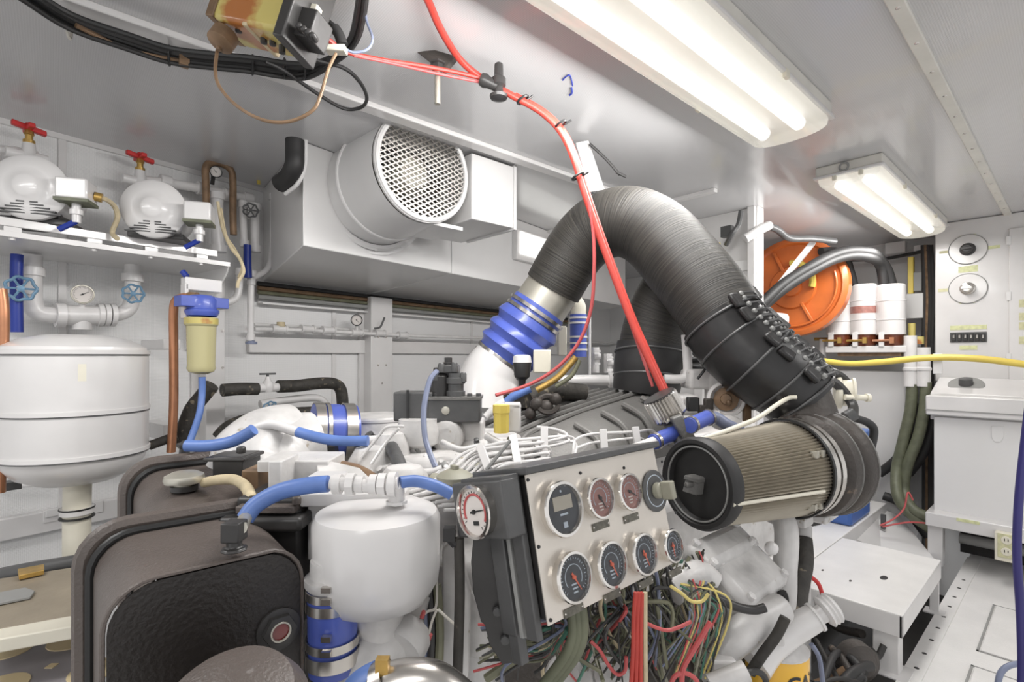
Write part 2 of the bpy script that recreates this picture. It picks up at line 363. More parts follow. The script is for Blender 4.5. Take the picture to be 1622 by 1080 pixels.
# lit lamp on the hull side behind the silencer box
t = T('wall_light', 'lit rectangular lamp high on the hull side right of the fan box', 'wall light', WP(850, 340, .74))
sA = WL(0, 0, 0)
def wbox(m, s0, s1, o0, o1, z0, z1): return m.box(WL((s0+s1)/2, (o0+o1)/2, (z0+z1)/2), (abs(o1-o0)/2, abs(s1-s0)/2, abs(z1-z0)/2), (WN, WD, U3))
def sof(px, off, py=500): return WD.dot(WP(px, py, off))
m = MB(); wbox(m, sof(822, .75), sof(925, .75), .70, .735, .60, .79); t.add('housing', m, M['white'], bevel=.004)
m = MB(); wbox(m, sof(826, .75), sof(915, .75), .735, .75, .635, .775); t.add('diffuser', m, M['tubeglow'], bevel=.004)

# ================================================================ hull side, left to right
# ---- air duct
t = T('air_duct', 'white sheet-metal air duct running along the hull side under the ceiling', 'duct', WL(2.5, .35, .38))
s0 = sof(480, .70, 300); s1 = s0+.86; s2 = 4.2
def ductseg(a, b, g=0.):
    m = MB(); poly = [WL(a, 0, CEIL-.002), WL(a, 0, .386-g), WL(a, .70+g, .443-g*.3), WL(a, .70+g, CEIL-.002)]
    m.prism(poly, WD*(b-a)); return m
m = MB(); sw_ = 1.34; A4 = [WL(sw_, 0, CEIL-.002), WL(sw_, 0, .386), WL(s0, .70, .443), WL(s0, .70, CEIL-.002)]; B4 = [WL(s1-.006, o_, z_) for o_, z_ in ((0, CEIL-.002), (0, .386), (.70, .443), (.70, CEIL-.002))]
ia = [m.av(p) for p in A4]; ib = [m.av(p) for p in B4]
for j in range(4): m.f.append((ia[j], ib[j], ib[(j+1) % 4], ia[(j+1) % 4]))
m.f.append(tuple(ia)); m.f.append(tuple(reversed(ib))); t.add('duct_section', m, M['duct'], bevel=.004)
t.add('duct_section', ductseg(s1+.006, s1+1.2), M['duct'], bevel=.004)
t.add('duct_section', ductseg(s1+1.21, s2), M['duct'], bevel=.004)
t.add('seam_flange', ductseg(s1-.008, s1+.008, .006), M['duct'], bevel=.002)
t.add('seam_flange', ductseg(s1+1.195, s1+1.215, .006), M['duct'], bevel=.002)

# ---- fan with guard
FN = V((1, 0, 0)); GC = P(672, 266, 2.0); FC = GC-FN*.425
ux, uz = V((0, 1, 0)), U3
t = T('extractor_fan', 'white ducted axial fan with round expanded-metal guard on the air duct', 'fan', FC)
m = MB(); m.lathe(FC-FN*.01, FN, [(0, .275), (.016, .275), (.016, .235), (.14, .225), (.145, .230), (.415, .212)], 48, caps=False); t.add('casing', m, M['duct'])
m = MB(); m.lathe(FC+FN*.01, FN, [(0, .255), (.012, .26), (.02, .25), (.02, .236)], 48, caps=False)
for i in range(12):
    a = 2*PI*i/12; m.bolt(FC+FN*.02+ux*math.cos(a)*.254+uz*math.sin(a)*.254, FN, .008)
t.add('flange', m, M['duct'])
m = MB(); m.lathe(FC+FN*.06, FN, [(0, .22), (.01, .22)], 40); t.add('back_disc', m, M['dark'])
m = MB(); m.lathe(FC+FN*.15, FN, [(0, .085), (.17, .085), (.20, .06), (.20, .0)], 28); t.add('motor', m, M['alu'])
for i in range(7):
    a = 2*PI*i/7; u1 = ux*math.cos(a)+uz*math.sin(a); v1 = FN.cross(u1)
    m = MB(); m.prism([FC+FN*.20+u1*.08-v1*.03, FC+FN*.26+u1*.08+v1*.03, FC+FN*.255+u1*.2+v1*.06, FC+FN*.21+u1*.2-v1*.05], FN*.004); t.add('blade', m, M['iron'])
m = MB(); m.ring(GC, FN, .200, .011, 48, 8); m.lathe(GC-FN*.012, FN, [(0, .212), (.012, .212), (.012, .19)], 48, caps=False); t.add('guard_rim', m, M['duct'])
m = MB(); R = .195; pit = .0175
for sg in (1, -1):
    dr = (ux*.5*sg+uz*.86).normalized() if 1 else 0
    dr = (ux*.86+uz*.5*sg).normalized(); nr = FN.cross(dr).normalized(); k = int(R/pit)+1
    for i in range(-k, k+1):
        o = i*pit
        if abs(o) < R:
            hl = math.sqrt(R*R-o*o); m.box(GC+nr*o+FN*(.004*sg), (hl, .0026, .0016), (dr, nr, FN))
t.add('wire_guard', m, M['steel'], kind='stuff')
m = MB(); m.ring(GC-FN*.28, FN, .231, .007, 48, 6); t.add('weld_bead', m, M['duct'])
# silencer box
t = T('silencer_box', 'plain white rectangular box beside the round fan guard', 'box', WP(780, 350, 1.0))
m = MB(); m.ab((-2.10, 1.30, .575), (-1.70, 1.540, .850)); t.add('body', m, M['duct'], bevel=.004)
m = MB(); m.ab((-2.05, 1.532, .567), (-1.692, 1.548, .856)); t.add('end_flange', m, M['duct'], bevel=.003)
m = MB(); m.ab((-2.00, 1.06, .535), (-1.76, 1.30, .552)); t.add('support_tray', m, M['duct'], bevel=.003)
# black conduit elbow near the duct end
m = MB(); m.tube([P(467, 222, 1.95), P(467, 240, 1.95), P(466, 262, 1.95), P(458, 279, 1.98), P(444, 291, 2.02)], .035, 14); S('flexible_duct', 'short black elbow hose dropping from the ceiling at the duct end', 'hose', m, M['black'])
m = MB(); m.tube([P(484, 222, 1.97), P(483, 262, 1.97), P(472, 290, 1.98), P(452, 307, 2.02)], .008, 8); S('conduit', 'thin white conduit hugging the black elbow hose', 'conduit', m, M['duct'])
# cable tray / pipe under duct
cab = (('black', .012, 0), ('brown', .011, .022), ('olive', .010, .043), ('seam', .012, .066))
for mm, r, dz in cab:
    m = MB(); m.tube([WL(sof(408, .05), .05, .365-dz), WL(2.0, .05, .365-dz), WL(4.3, .05, .365-dz)], r, 8, k=3)
    S('pipe', {'black': 'black cable tight under the air duct, top of the row', 'brown': 'brown pipe under the air duct, second from top', 'olive': 'olive cable under the air duct, third from top', 'seam': 'grey conduit under the air duct, bottom of the row'}[mm], 'pipe', m, M[mm], 'lines clipped under the air duct')
t = T('cable_tray', 'narrow white tray behind the cables under the duct', 'cable tray', WL(2.5, .02, .27))
m = MB(); wbox(m, sof(410, .02), 4.3, 0, .015, .27, .375); t.add('back_strip', m, M['duct'])
m = MB(); wbox(m, sof(410, .02), 4.3, 0, .06, .265, .272); t.add('bottom_strip', m, M['duct'])
# frame pillar on hull side
for (pa, pb), lab in (((588, 622), 'white painted hull frame pillar below the duct, mid wall'), ((326, 357), 'white painted hull frame pillar behind the clear filter bowl')):
    t = T('frame_pillar', lab, 'pillar', WP((pa+pb)/2, 700, .05))
    m = MB(); wbox(m, sof(pa, .09), sof(pb, .09), 0, .09, -1.0, .36 if pa > 500 else .35); t.add('web', m, M['white'], bevel=.004)
    m = MB(); wbox(m, sof(pa, .09)-.03, sof(pa, .09)+.03, .0, .02, -1.0, .34); t.add('side_flange', m, M['white'], bevel=.003)
    m = MB()
    for i, (x, y) in enumerate(((-.03, .12), (.03, .12), (-.03, -.05), (.03, -.05), (0, -.16))): m.bolt(WL(sof((pa+pb)/2, .09)+x, .09, y), WN, .006, .004)
    t.add('bolt', m, M['steel'])
# horizontal stringer of the lining
m = MB(); wbox(m, sof(395, .03), 4.5, 0, .03, .02, .10); ST('trim_8', m, M['white'], bevel=.004)
m = MB(); wbox(m, -.6, 4.5, 0, .035, -.66, -.58); ST('trim_9', m, M['white'], bevel=.004)

# ---- white fire main with taps and small gauge
def wpts(l, off): return [WP(x, y, off) for x, y in l]
t = T('water_pipe', 'thin white pipe with taps and small gauge running level along the hull side', 'pipe', WP(565, 530, .1))
m = MB(); m.tube(wpts([(403, 521), (480, 523), (560, 527), (660, 532), (780, 536), (900, 541), (1010, 545)], .1), .011, 10); t.add('pipe', m, M['whitepipe'])
m = MB(); m.tube(wpts([(403, 514), (520, 520), (600, 525)], .06), .008, 8); t.add('pipe', m, M['whitepipe'])
for x, y in ((442, 521), (487, 521), (520, 523), (565, 527), (602, 528), (638, 531)):
    m = MB(); c = WP(x, y, .1); m.cyl(c-WD*.03, c+WD*.03, .019, 14); m.cyl(c+WD*.03, c+WD*.038, .023, 14); m.cyl(c-WD*.038, c-WD*.03, .023, 14); t.add('coupling', m, M['whitepipe'])
def gauge(t, c, n, R, face, needle=True, depth=.02, ticks=9, bez=None, ang=None, parts=('bezel', 'dial', 'needle'), tickm=None, parent=None):
    n = V(n).normalized(); u, v = perp(n)
    m = MB(); m.lathe(c-n*depth, n, [(0, R*.92), (depth, R*.95), (depth+.003, R*.99), (depth+.0055, R*.96), (depth+.006, R*.86), (depth+.001, R*.82)], 32, caps=False); bz = t.add(parts[0], m, bez or M['chrome'], parent)
    m = MB(); m.lathe(c+n*.0, n, [(0, R*.84), (.0008, R*.84)], 32); t.add(parts[1], m, face, parent)
    m = MB()
    for i in range(ticks*4+1):
        a = math.radians(-135+270*i/max(1, ticks*4)); d = v*math.cos(a)+u*math.sin(a); q = n.cross(d); L_ = .12 if i % 4 == 0 else .06
        m.box(c+n*.0012+d*R*(.74-L_/2), (R*L_/2, R*.012, .0003), (d, q, n))
    if ticks: t.add('scale_marks', m, tickm or M['dialm'], parent)
    if needle:
        a = math.radians(ang if ang is not None else 140); d = v*math.cos(a)+u*math.sin(a); q = n.cross(d)
        m = MB(); m.prism([c+n*.002-d*R*.2-q*R*.045, c+n*.002-d*R*.2+q*R*.045, c+n*.002+d*R*.62+q*R*.012, c+n*.002+d*R*.62-q*R*.012], n*.0008); m.lathe(c+n*.001, n, [(0, R*.09), (.003, R*.08)], 12)
        t.add(parts[2], m, M['needle'] if needle is True else needle, parent)
c = WP(565, 507, .13); gauge(t, c, -ray(565, 507), .033, M['dialw'], M['blk'], bez=M['blk'], tickm=M['blk'], parts=('gauge_bezel', 'gauge_dial', 'needle'))
m = MB(); m.cyl(WP(565, 512, .11), WP(565, 527, .1), .010, 10); t.add('gauge_stem', m, M['whitepipe'])
m = MB(); m.tube([WP(593, 520, .13), WP(602, 518, .14), WP(607, 508, .15), WP(609, 503, .15)], .006, 8); t.add('lever', m, M['dgrey'])
m = MB(); m.cyl(WP(445, 517, .1), WP(445, 510, .1), .02, 12); t.add('cap', m, M['rope'])

def handwheel(t, c, n, R, mt, name='handwheel', spokes=6, r=None, parent=None):
    n = V(n).normalized(); u, v = perp(n); r = r or R*.13
    m = MB()
    k = 48
    pts = [V(c)+(u*math.cos(2*PI*i/k)+v*math.sin(2*PI*i/k))*R*(1+.07*math.cos(2*PI*i/k*7)) for i in range(k)]
    m.tube(pts+[pts[0]], r, 8, caps=False, smooth=False)
    for i in range(spokes):
        a = 2*PI*i/spokes; m.tube([V(c), V(c)+(u*math.cos(a)+v*math.sin(a))*R], r*.75, 6, smooth=False)
    m.lathe(V(c)-n*R*.2, n, [(0, R*.28), (R*.4, R*.28), (R*.45, R*.15)], 10)
    return t.add(name, m, mt, parent)

# ---- shelf with the two pumps
SZ = .37
sL, sR = -1.0, WD.dot(ZP(378, 418, SZ))
t = T('wall_shelf', 'white steel wall shelf carrying the two round pumps', 'shelf', WL(-.2, .2, SZ-.01))
m = MB(); wbox(m, sL, sR, 0, .42, SZ-.004, SZ+.002); t.add('shelf_plate', m, M['duct'], bevel=.001)
m = MB(); wbox(m, sL, sR, .415, .423, SZ-.004, SZ+.014); t.add('front_lip', m, M['white'], bevel=.001)
m = MB(); wbox(m, sL, sR-.05, .385, .425, SZ+.034, SZ+.044); wbox(m, sL, sR-.05, .418, .426, SZ+.028, SZ+.054); t.add('angle_rail', m, M['white'], bevel=.002)
m = MB(); wbox(m, sL, sR-.05, .20, .21, SZ+.034, SZ+.054); t.add('angle_rail', m, M['white'], bevel=.002)
for q in (-.5, .18, .50, .86):
    m = MB(); c = WL(q*0+sof([20, 150, 240, 320][[-.5, .18, .50, .86].index(q)], .42), .41, SZ+.024); m.box(c, (.012, .02, .012), (WN, WD, U3)); m.bolt(c+V((0, 0, -.03)), -U3, .008); t.add('spacer', m, M['white'])
m = MB(); e = WL(sR-.005, 0, 0)
m.prism([WL(sR-.006, 0, SZ), WL(sR-.006, .42, SZ), WL(sR-.006, .40, SZ-.03), WL(sR-.006, .02, SZ-.34), WL(sR-.006, 0, SZ-.34)], WD*.006); t.add('gusset', m, M['duct'], bevel=.001)

PA = V((.93, -.37, 0)).normalized()
def pump(lab, cpx, cpy, d, jb, R=.098):
    c = P(cpx, cpy, d); t = T('air_blower', lab, 'pump', (c.x, c.y, SZ+.05), 'round pumps on the wall shelf')
    m = MB(); m.lathe(c, PA, [(-.19, R*.5), (-.185, R*.8), (-.15, R*.95), (-.02, R*.98), (-.015, R*1.03), (.004, R*1.03), (.012, R*.96), (.02, R*.62), (.020, R*.50), (.030, R*.36), (.034, R*.28), (.034, R*.0)], 40, caps=False); t.add('motor_body', m, M['white'])
    u, v = perp(PA)
    # vents: two groups of short slots
    for sgn in (-1, 1):
        for i in range(5):
            rr = R*(.50+.085*i)
            hl = .10+.115*i/1.6
            m = MB(); p0 = c+PA*(.016-.0018*i)-v*rr+u*sgn*(R*.07+R*hl)
            m.box(p0, (R*hl, R*.022, .006), (u, v, PA)); t.add('vent_slot', m, M['blk'])
    for a in (.8, 2.3, 3.9, 5.5):
        m = MB(); m.bolt(c+PA*.005+(u*math.cos(a)+v*math.sin(a))*R*.93, PA, .005); t.add('bolt', m, M['steel'])
    m = MB(); m.box(V((c.x, c.y, SZ+.062))-PA*.09, (.07, .085, .010), (PA, u, U3)); m.box(V((c.x, c.y, SZ+.085))-PA*.09+u*.05, (.06, .012, .02), (PA, u, U3)); m.box(V((c.x, c.y, SZ+.085))-PA*.09-u*.05, (.06, .012, .02), (PA, u, U3)); t.add('foot', m, M['blackp'], bevel=.003)
    j = P(jb[0], jb[1], d+.03); m = MB(); m.box(j, (.04, .042, .033), (PA, u, U3)); b = t.add('junction_box', m, M['white'], bevel=.006)
    m = MB(); m.box(j-U3*.036, (.042, .044, .005), (PA, u, U3)); t.add('box_gasket', m, M['green'], b)
    m = MB(); m.cyl(j-U3*.04, j-U3*.10, .012, 10); m.cyl(j-U3*.06, j-U3*.075, .018, 10); t.add('outlet_nipple', m, M['white'])
    q = j-U3*.095; m = MB(); m.cyl(q, q-u*.045-U3*.03, .009, 8); t.add('lever', m, M['darkblue'], label='dark blue lever')
    return t
pump('left round white blower pump with slotted cover on the shelf', 48, 297, 1.60, (121, 303))
pump('right round white blower pump with slotted cover on the shelf', 244, 331, 1.80, (316, 338))
m = MB(); m.tube([P(150, 312, 1.66), P(168, 316, 1.68), P(182, 328, 1.72), P(186, 345, 1.74), P(178, 368, 1.75), P(186, 378, 1.74)], .008, 8); S('cable', 'tan armoured cable curling between the two round pumps', 'cable', m, M['rope'])
m = MB(); m.cyl(P(150, 311, 1.66), P(162, 314, 1.67), .015, 12); S('cable_gland', 'ribbed brass gland on the left junction box', 'cable gland', m, M['brass'])

# ---- red-wheeled valves above the pumps
for x, y, lab in ((46, 203, 'brass tap with red handwheel above the left pump'), (222, 249, 'brass tap with red handwheel above the right pump')):
    t = T('tap', lab, 'valve', WP(x, y+60, .12), 'red-wheeled taps above the pumps')
    c = WP(x, y, .14); k = (c.length)/1.9
    m = MB(); u = WD; m.box(c, (.012, .034*k, .009), (WN, (WD-U3*.15).normalized(), U3)); m.box(c, (.034*k, .010, .008), (WN, WD, U3)); m.cyl(c-U3*.005, c+U3*.018, .011, 10); t.add('handwheel', m, M['redp'], bevel=.004)
    m = MB(); m.lathe(c-U3*.055, U3, [(0, .017), (.012, .017), (.014, .011), (.03, .011), (.032, .015), (.045, .012), (.055, .006)], 10); t.add('bonnet', m, M['brass'])
    m = MB(); m.lathe(c-U3*.17, U3, [(0, .028), (.05, .028), (.07, .024), (.085, .02), (.115, .018)], 16)
    m.cyl(c-U3*.10-WD*.06, c-U3*.10+WD*.05, .018, 14); t.add('valve_body', m, M['whitepipe'])
m = MB(); m.tube([WL(sof(-40, .12), .12, WP(20, 250, .12).z), WP(20, 238, .12), WP(60, 246, .12)], .014, 10, k=2); S('pipe', 'white pipe entering the left red-wheeled tap from the frame edge', 'pipe', m, M['whitepipe'])
m = MB(); m.tube([WP(228, 286, .12), WP(280, 292, .12), WP(340, 303, .12), WP(400, 316, .12)], .02, 12, k=3)
for x, y in ((262, 288), (320, 299), (360, 308), (392, 314)):
    c = WP(x, y, .12); m.cyl(c-WD*.02, c+WD*.02, .028, 14)
S('pipe', 'level white pipe with collars right of the right red-wheeled tap', 'pipe', m, M['whitepipe'])

# ---- cluster of pipes right of the pumps
t = T('pressure_gauge', 'small round white gauge with black rim beside the brown pipe loop', 'gauge', WP(342, 285, .15))
gauge(t, WP(342, 272, .17), -ray(342, 272), .026, M['dialw'], M['blk'], bez=M['blk'], tickm=M['blk'], ang=-40)
m = MB(); m.cyl(WP(338, 277, .14), WP(336, 292, .12), .009, 8); t.add('stem', m, M['blackp'])
m = MB(); m.tube([WP(327, 330, .17), WP(326, 290, .17), WP(326, 266, .17), WP(334, 258, .17), WP(352, 260, .17), (WP(366, 270, .17)), WP(369, 290, .17), WP(369, 340, .17), WP(370, 372, .17)], .015, 12)
S('pipe', 'brown rust-stained pipe loop arching round the small gauge', 'pipe', m, M['brown'])
for x, pts, r, lab in ((0, [(344, 305), (344, 350), (346, 400)], .026, 'thick white riser pipe just right of the junction box'), (0, [(385, 318), (385, 345), (387, 392)], .016, 'white riser above the dark blue hose piece'), (0, [(404, 322), (404, 400)], .02, 'white riser behind the small steel handwheel'),
                      (0, [(432, 306), (432, 350), (431, 395), (424, 425), (400, 440)], .014, 'white pipe bending down beside the duct end'), (0, [(398, 440), (397, 480), (397, 540)], .015, 'white drain pipe hanging straight down beside the duct'), (0, [(380, 425), (375, 470), (345, 482)], .016, 'white pipe bending into the clear filter bracket')):
    m = MB(); m.tube(wpts(pts, .16), r, 12)
    for q in (pts[0], pts[-1]):
        c = WP(q[0], q[1]+(6 if q is pts[0] else -6), .16); m.lathe(c-U3*.015, U3, [(0, r*1.3), (.03, r*1.3)], 12)
    S('pipe', lab, 'pipe', m, M['whitepipe'], 'white pipes at the duct end')
m = MB(); m.tube(wpts([(392, 388), (392, 415), (393, 440)], .19), .017, 12); S('hose', 'short dark blue upright hose left of the duct end', 'hose', m, M['darkblue'])
t = T('gate_valve', 'steel handwheel valve on white risers above the dark blue hose', 'valve', WP(397, 340, .16))
handwheel(t, WP(397, 333, .22), -ray(397, 333), .030, M['dgrey']); m = MB(); m.cyl(WP(397, 333, .22), WP(397, 333, .15), .012, 10); m.cyl(WP(397, 322, .15), WP(397, 345, .15), .026, 12); t.add('valve_body', m, M['whitepipe'])
m = MB(); m.cyl(WP(398, 541, .16), WP(398, 545, .16), .026, 12); m.cyl(WP(398, 536, .16), WP(398, 541, .16), .016, 12); S('drain_cock', 'small flat handle at the foot of the white drain pipe', 'valve', m, M['tube'])
m = MB(); m.tube(wpts([(409, 262), (409, 278), (410, 292)], .1), .008, 8); S('hook', 'yellow rod poking from the ceiling left of the black elbow', 'rod', m, M['yellow'])
m = MB(); m.tube([P(345, 320, 1.95), P(352, 360, 1.93), P(366, 392, 1.9), P(380, 410, 1.88), P(386, 430, 1.87), P(378, 445, 1.86), P(376, 456, 1.86)], .006, 8); m.tube([P(350, 330, 1.97), P(358, 372, 1.94), P(372, 395, 1.92), P(384, 420, 1.9), P(378, 440, 1.87)], .005, 8)
S('cable', 'tan rope-like cables tumbling over the right end of the shelf', 'cable', m, M['rope'])

# ---- piping under the shelf
t = T('manifold_pipe', 'white U-shaped pipe manifold with tee under the shelf', 'pipe', WP(130, 505, .15))
zb = WP(130, 500, .15).z
m = MB(); m.tube([WP(50, 404, .15), WP(50, 440, .15), WP(50, 474, .15), WP(57, 492, .15), WP(72, 498, .15), WP(100, 499, .15)], .030, 14); t.add('left_elbow', m, M['whitepipe'])
m = MB(); m.tube([WP(210, 418, .15), WP(210, 450, .15), WP(209, 475, .15), WP(203, 490, .15), WP(188, 497, .15), WP(165, 499, .15)], .027, 14); t.add('right_elbow', m, M['whitepipe'])
m = MB(); m.cyl(WP(92, 499, .15), WP(168, 500, .15), .037, 18); m.cyl(WP(130, 500, .15), WP(130, 522, .15), .030, 16); t.add('tee', m, M['whitepipe'])
for x in (92, 98, 158, 168, 178):
    m = MB(); c = WP(x, 499, .15); m.lathe(c-WD*.008, WD, [(0, .044), (.016, .044)], 16); t.add('collar', m, M['whitepipe'])
for x, y in ((50, 430), (210, 440)):
    m = MB(); c = WP(x, y, .15); m.lathe(c-U3*.015, U3, [(0, .037), (.03, .037)], 16); t.add('collar', m, M['whitepipe'])
for x, y, lab, o in ((33, 457, 'pale blue handwheel in front of the dark blue pipe under the shelf', 1), (211, 465, 'pale blue handwheel on the right leg of the white manifold', 0)):
    t = T('gate_valve', lab, 'valve', WP(x, y+8, .2), 'pale blue handwheels under the shelf')
    c = WP(x, y, .24); handwheel(t, c, -ray(x, y), .038 if o else .033, M['bluewheel'])
    m = MB(); m.cyl(c, WP(x, y, .15), .012, 10); m.cyl(WP(x+(14 if o else 0), y, .19), WP(x+(14 if o else 0), y, .15), .02, 12); t.add('stem', m, M['whitepipe'])
t = T('pressure_gauge', 'round grey-rimmed dial gauge above the white manifold tee', 'gauge', WP(131, 480, .2))
gauge(t, WP(131, 466, .19), -ray(131, 466), .036, M['dialw'], M['blk'], bez=M['alu'], tickm=M['blk'], ang=60); m = MB(); m.cyl(WP(130, 478, .17), WP(130, 492, .16), .010, 10); t.add('stem', m, M['whitepipe'])
m = MB(); m.tube(wpts([(27, 403), (26, 450), (27, 526)], .20), .017, 12); S('hose', 'upright dark blue pipe left of the white manifold under the shelf', 'hose', m, M['darkblue'])

# ---- pressure tank
d0 = 1.62; TC = P(122, 640, d0); r0 = .186
zt, zb = (HOR-535)/FPX*d0, (HOR-745)/FPX*d0
t = T('pressure_tank', 'large white cylindrical pressure tank strapped to the hull side', 'tank', (TC.x, TC.y, zb))
m = MB(); base = V((TC.x, TC.y, 0))
prof = [(zb-.035, .03), (zb-.03, .10), (zb-.005, .15), (zb+.03, r0-.01), (zb+.07, r0), (zt-.06, r0), (zt-.03, r0-.006), (zt-.005, r0-.05), (zt+.008, .08), (zt+.01, .0)]
m.lathe(base, U3, prof, 56, caps=False); t.add('shell', m, M['white'])
for y, nm in ((558, 'rim_band'), (648, 'strap'), (714, 'strap')):
    m = MB(); z = (HOR-y)/FPX*d0; m.lathe(base+U3*z, U3, [(-.006, r0-.003), (-.006, r0+.004), (.006, r0+.004), (.006, r0-.003)], 56, caps=False); t.add(nm, m, M['white'])
    m = MB(); m.lathe(base+U3*(z-.008), U3, [(-.0022, r0-.001), (-.0022, r0+.003), (.0022, r0+.003), (.0022, r0-.001)], 56, caps=False); t.add('painted_band_shadow', m, M['dgrey'])  # dark ring painted as the shadow under each band
for y_, h_ in ((680, .03), (546, .02)):
    m = MB(); m.box(WP(254, y_, .2), (.12, .03, h_), (WN, WD, U3)); t.add('wall_bracket', m, M['white'], bevel=.003)
m = MB(); u = -ray(122, 590).normalized(); m.box(P(130, 590, d0-.186*1.02), (.001, .012, .024), (u, R3, U3)); t.add('label_plate', m, M['cream'])
t = T('drain_pipe', 'short thick white drain pipe under the pressure tank', 'pipe', P(123, 880, 1.62))
m = MB(); m.tube([P(123, 765, 1.62), P(122, 812, 1.62), P(122, 900, 1.62)], .036, 16); t.add('pipe', m, M['cream'])
m = MB(); c = P(122, 808, 1.62); m.lathe(c-U3*.01, U3, [(0, .044), (.02, .044)], 18); t.add('collar', m, M['white'])
for y in (804, 818):
    m = MB(); c = P(122, y, 1.62); m.lathe(c-U3*.003, U3, [(0, .0455), (.005, .0455)], 18); t.add('clamp', m, M['blk'])
t = T('pipe_bracket', 'flat white pipe bracket behind the thick drain pipe', 'bracket', WP(110, 812, .1))
m = MB(); wbox(m, sof(70, .05), sof(165, .05), .02, .04, WP(110, 822, .05).z, WP(110, 803, .05).z); t.add('strap', m, M['white'], bevel=.002)
m = MB(); wbox(m, sof(74, .06), sof(94, .06), .04, .05, WP(84, 818, .05).z, WP(84, 806, .05).z); t.add('clip', m, M['duct'], bevel=.002)
m = MB(); m.tube([P(-30, 772, 1.75), P(20, 770, 1.75), P(95, 762, 1.75), P(170, 752, 1.75)], .008, 8); S('pipe', 'thin white pipe running under the pressure tank', 'pipe', m, M['whitepipe'])
m = MB(); m.box(P(18, 768, 1.6), (.025, .02, .012), (WN, WD, U3)); S('pipe_clip', 'dark clip at the lower left of the pressure tank', 'clip', m, M['dgrey'])
m = MB(); m.tube([P(-30, 917, 1.5), P(40, 903, 1.5), P(100, 893, 1.52), P(170, 880, 1.55)], .021, 12); S('hose', 'thick grey-black hose lying level below the pressure tank', 'hose', m, M['dgrey'])
m = MB(); m.tube([P(2, 458, 1.5), P(5, 480, 1.5), P(6, 520, 1.5), P(2, 640, 1.5), P(0, 780, 1.5)], .013, 10); S('pipe', 'copper pipe cut by the left edge of the photo', 'pipe', m, M['copper'])
m = MB(); m.tube([P(309, 471, 1.75), P(293, 470, 1.75), P(279, 476, 1.76), P(275, 492, 1.77), P(275, 540, 1.78), P(275, 640, 1.78), P(271, 716, 1.78)], .014, 12); S('pipe', 'upright copper pipe that hooks over into the blue filter head', 'pipe', m, M['copper'])
m = MB(); m.cyl(P(300, 471, 1.75), P(312, 472, 1.75), .02, 10); S('pipe_nut', 'copper nut where the hooked pipe meets the filter head', 'fitting', m, M['brown'])

# ---- water filter
d = 1.75
t = T('water_filter', 'wall filter with blue head and murky clear bowl', 'filter', P(318, 592, d))
m = MB(); c = P(320, 480, d); m.lathe(c-U3*.045, U3, [(0, .045), (.012, .052), (.02, .052), (.024, .045), (.055, .046), (.07, .036), (.075, 0)], 28, caps=False); m.box(c+U3*.002, (.03, .075, .018), (WN, WD, U3)); t.add('head', m, M['blue'], bevel=.002)
c = P(319, 508, d); m = MB(); hh = (592-503)/FPX*d; m.lathe(c+U3*.01-U3*hh, U3, [(0, .020), (.008, .038), (.02, .044), (.03, .042), (hh-.03, .045), (hh-.025, .050), (hh, .050)], 28); t.add('bowl', m, M['bowl'])
m = MB(); m.lathe(c-U3*hh+U3*.03, U3, [(0, .030), (hh-.05, .031)], 20); t.add('cartridge', m, M['olive'])
m = MB(); m.lathe(c-U3*.012, U3, [(0, .0515), (.02, .0515)], 28); t.add('bowl_collar', m, M['oily'])
m = MB(); c = P(320, 452, d+.05); m.box(c, (.02, .06, .022), (WN, WD, U3)); m.box(c-U3*.06-WD*.055, (.02, .006, .06), (WN, WD, U3)); t.add('bracket', m, M['white'], bevel=.003)
m = MB(); m.cyl(P(289, 430, d), P(296, 438, d), .010, 8); S('bolt', 'dark blue plug poking from under the shelf by the filter', 'plug', m, M['darkblue'])
m = MB(); m.tube([P(320, 597, d), P(320, 625, d), P(316, 655, d-.02), P(306, 685, d-.04), P(298, 706, d-.06)], .011, 10); S('hose', 'bright blue hose dropping from the clear filter bowl', 'hose', m, M['bluehose'])
m = MB(); m.tube([P(335, 610, 1.86), P(322, 626, 1.86), P(305, 648, 1.86), P(294, 675, 1.86), P(284, 702, 1.86)], .027, 12); S('hose', 'thick black insulated hose leaning behind the bright blue hose', 'hose', m, M['insul'])
m = MB(); m.tube([P(280, 690, 1.8), P(258, 698, 1.78), P(236, 706, 1.76)], .016, 10); S('hose', 'short black hose behind the foot of the copper pipe', 'hose', m, M['insul'])

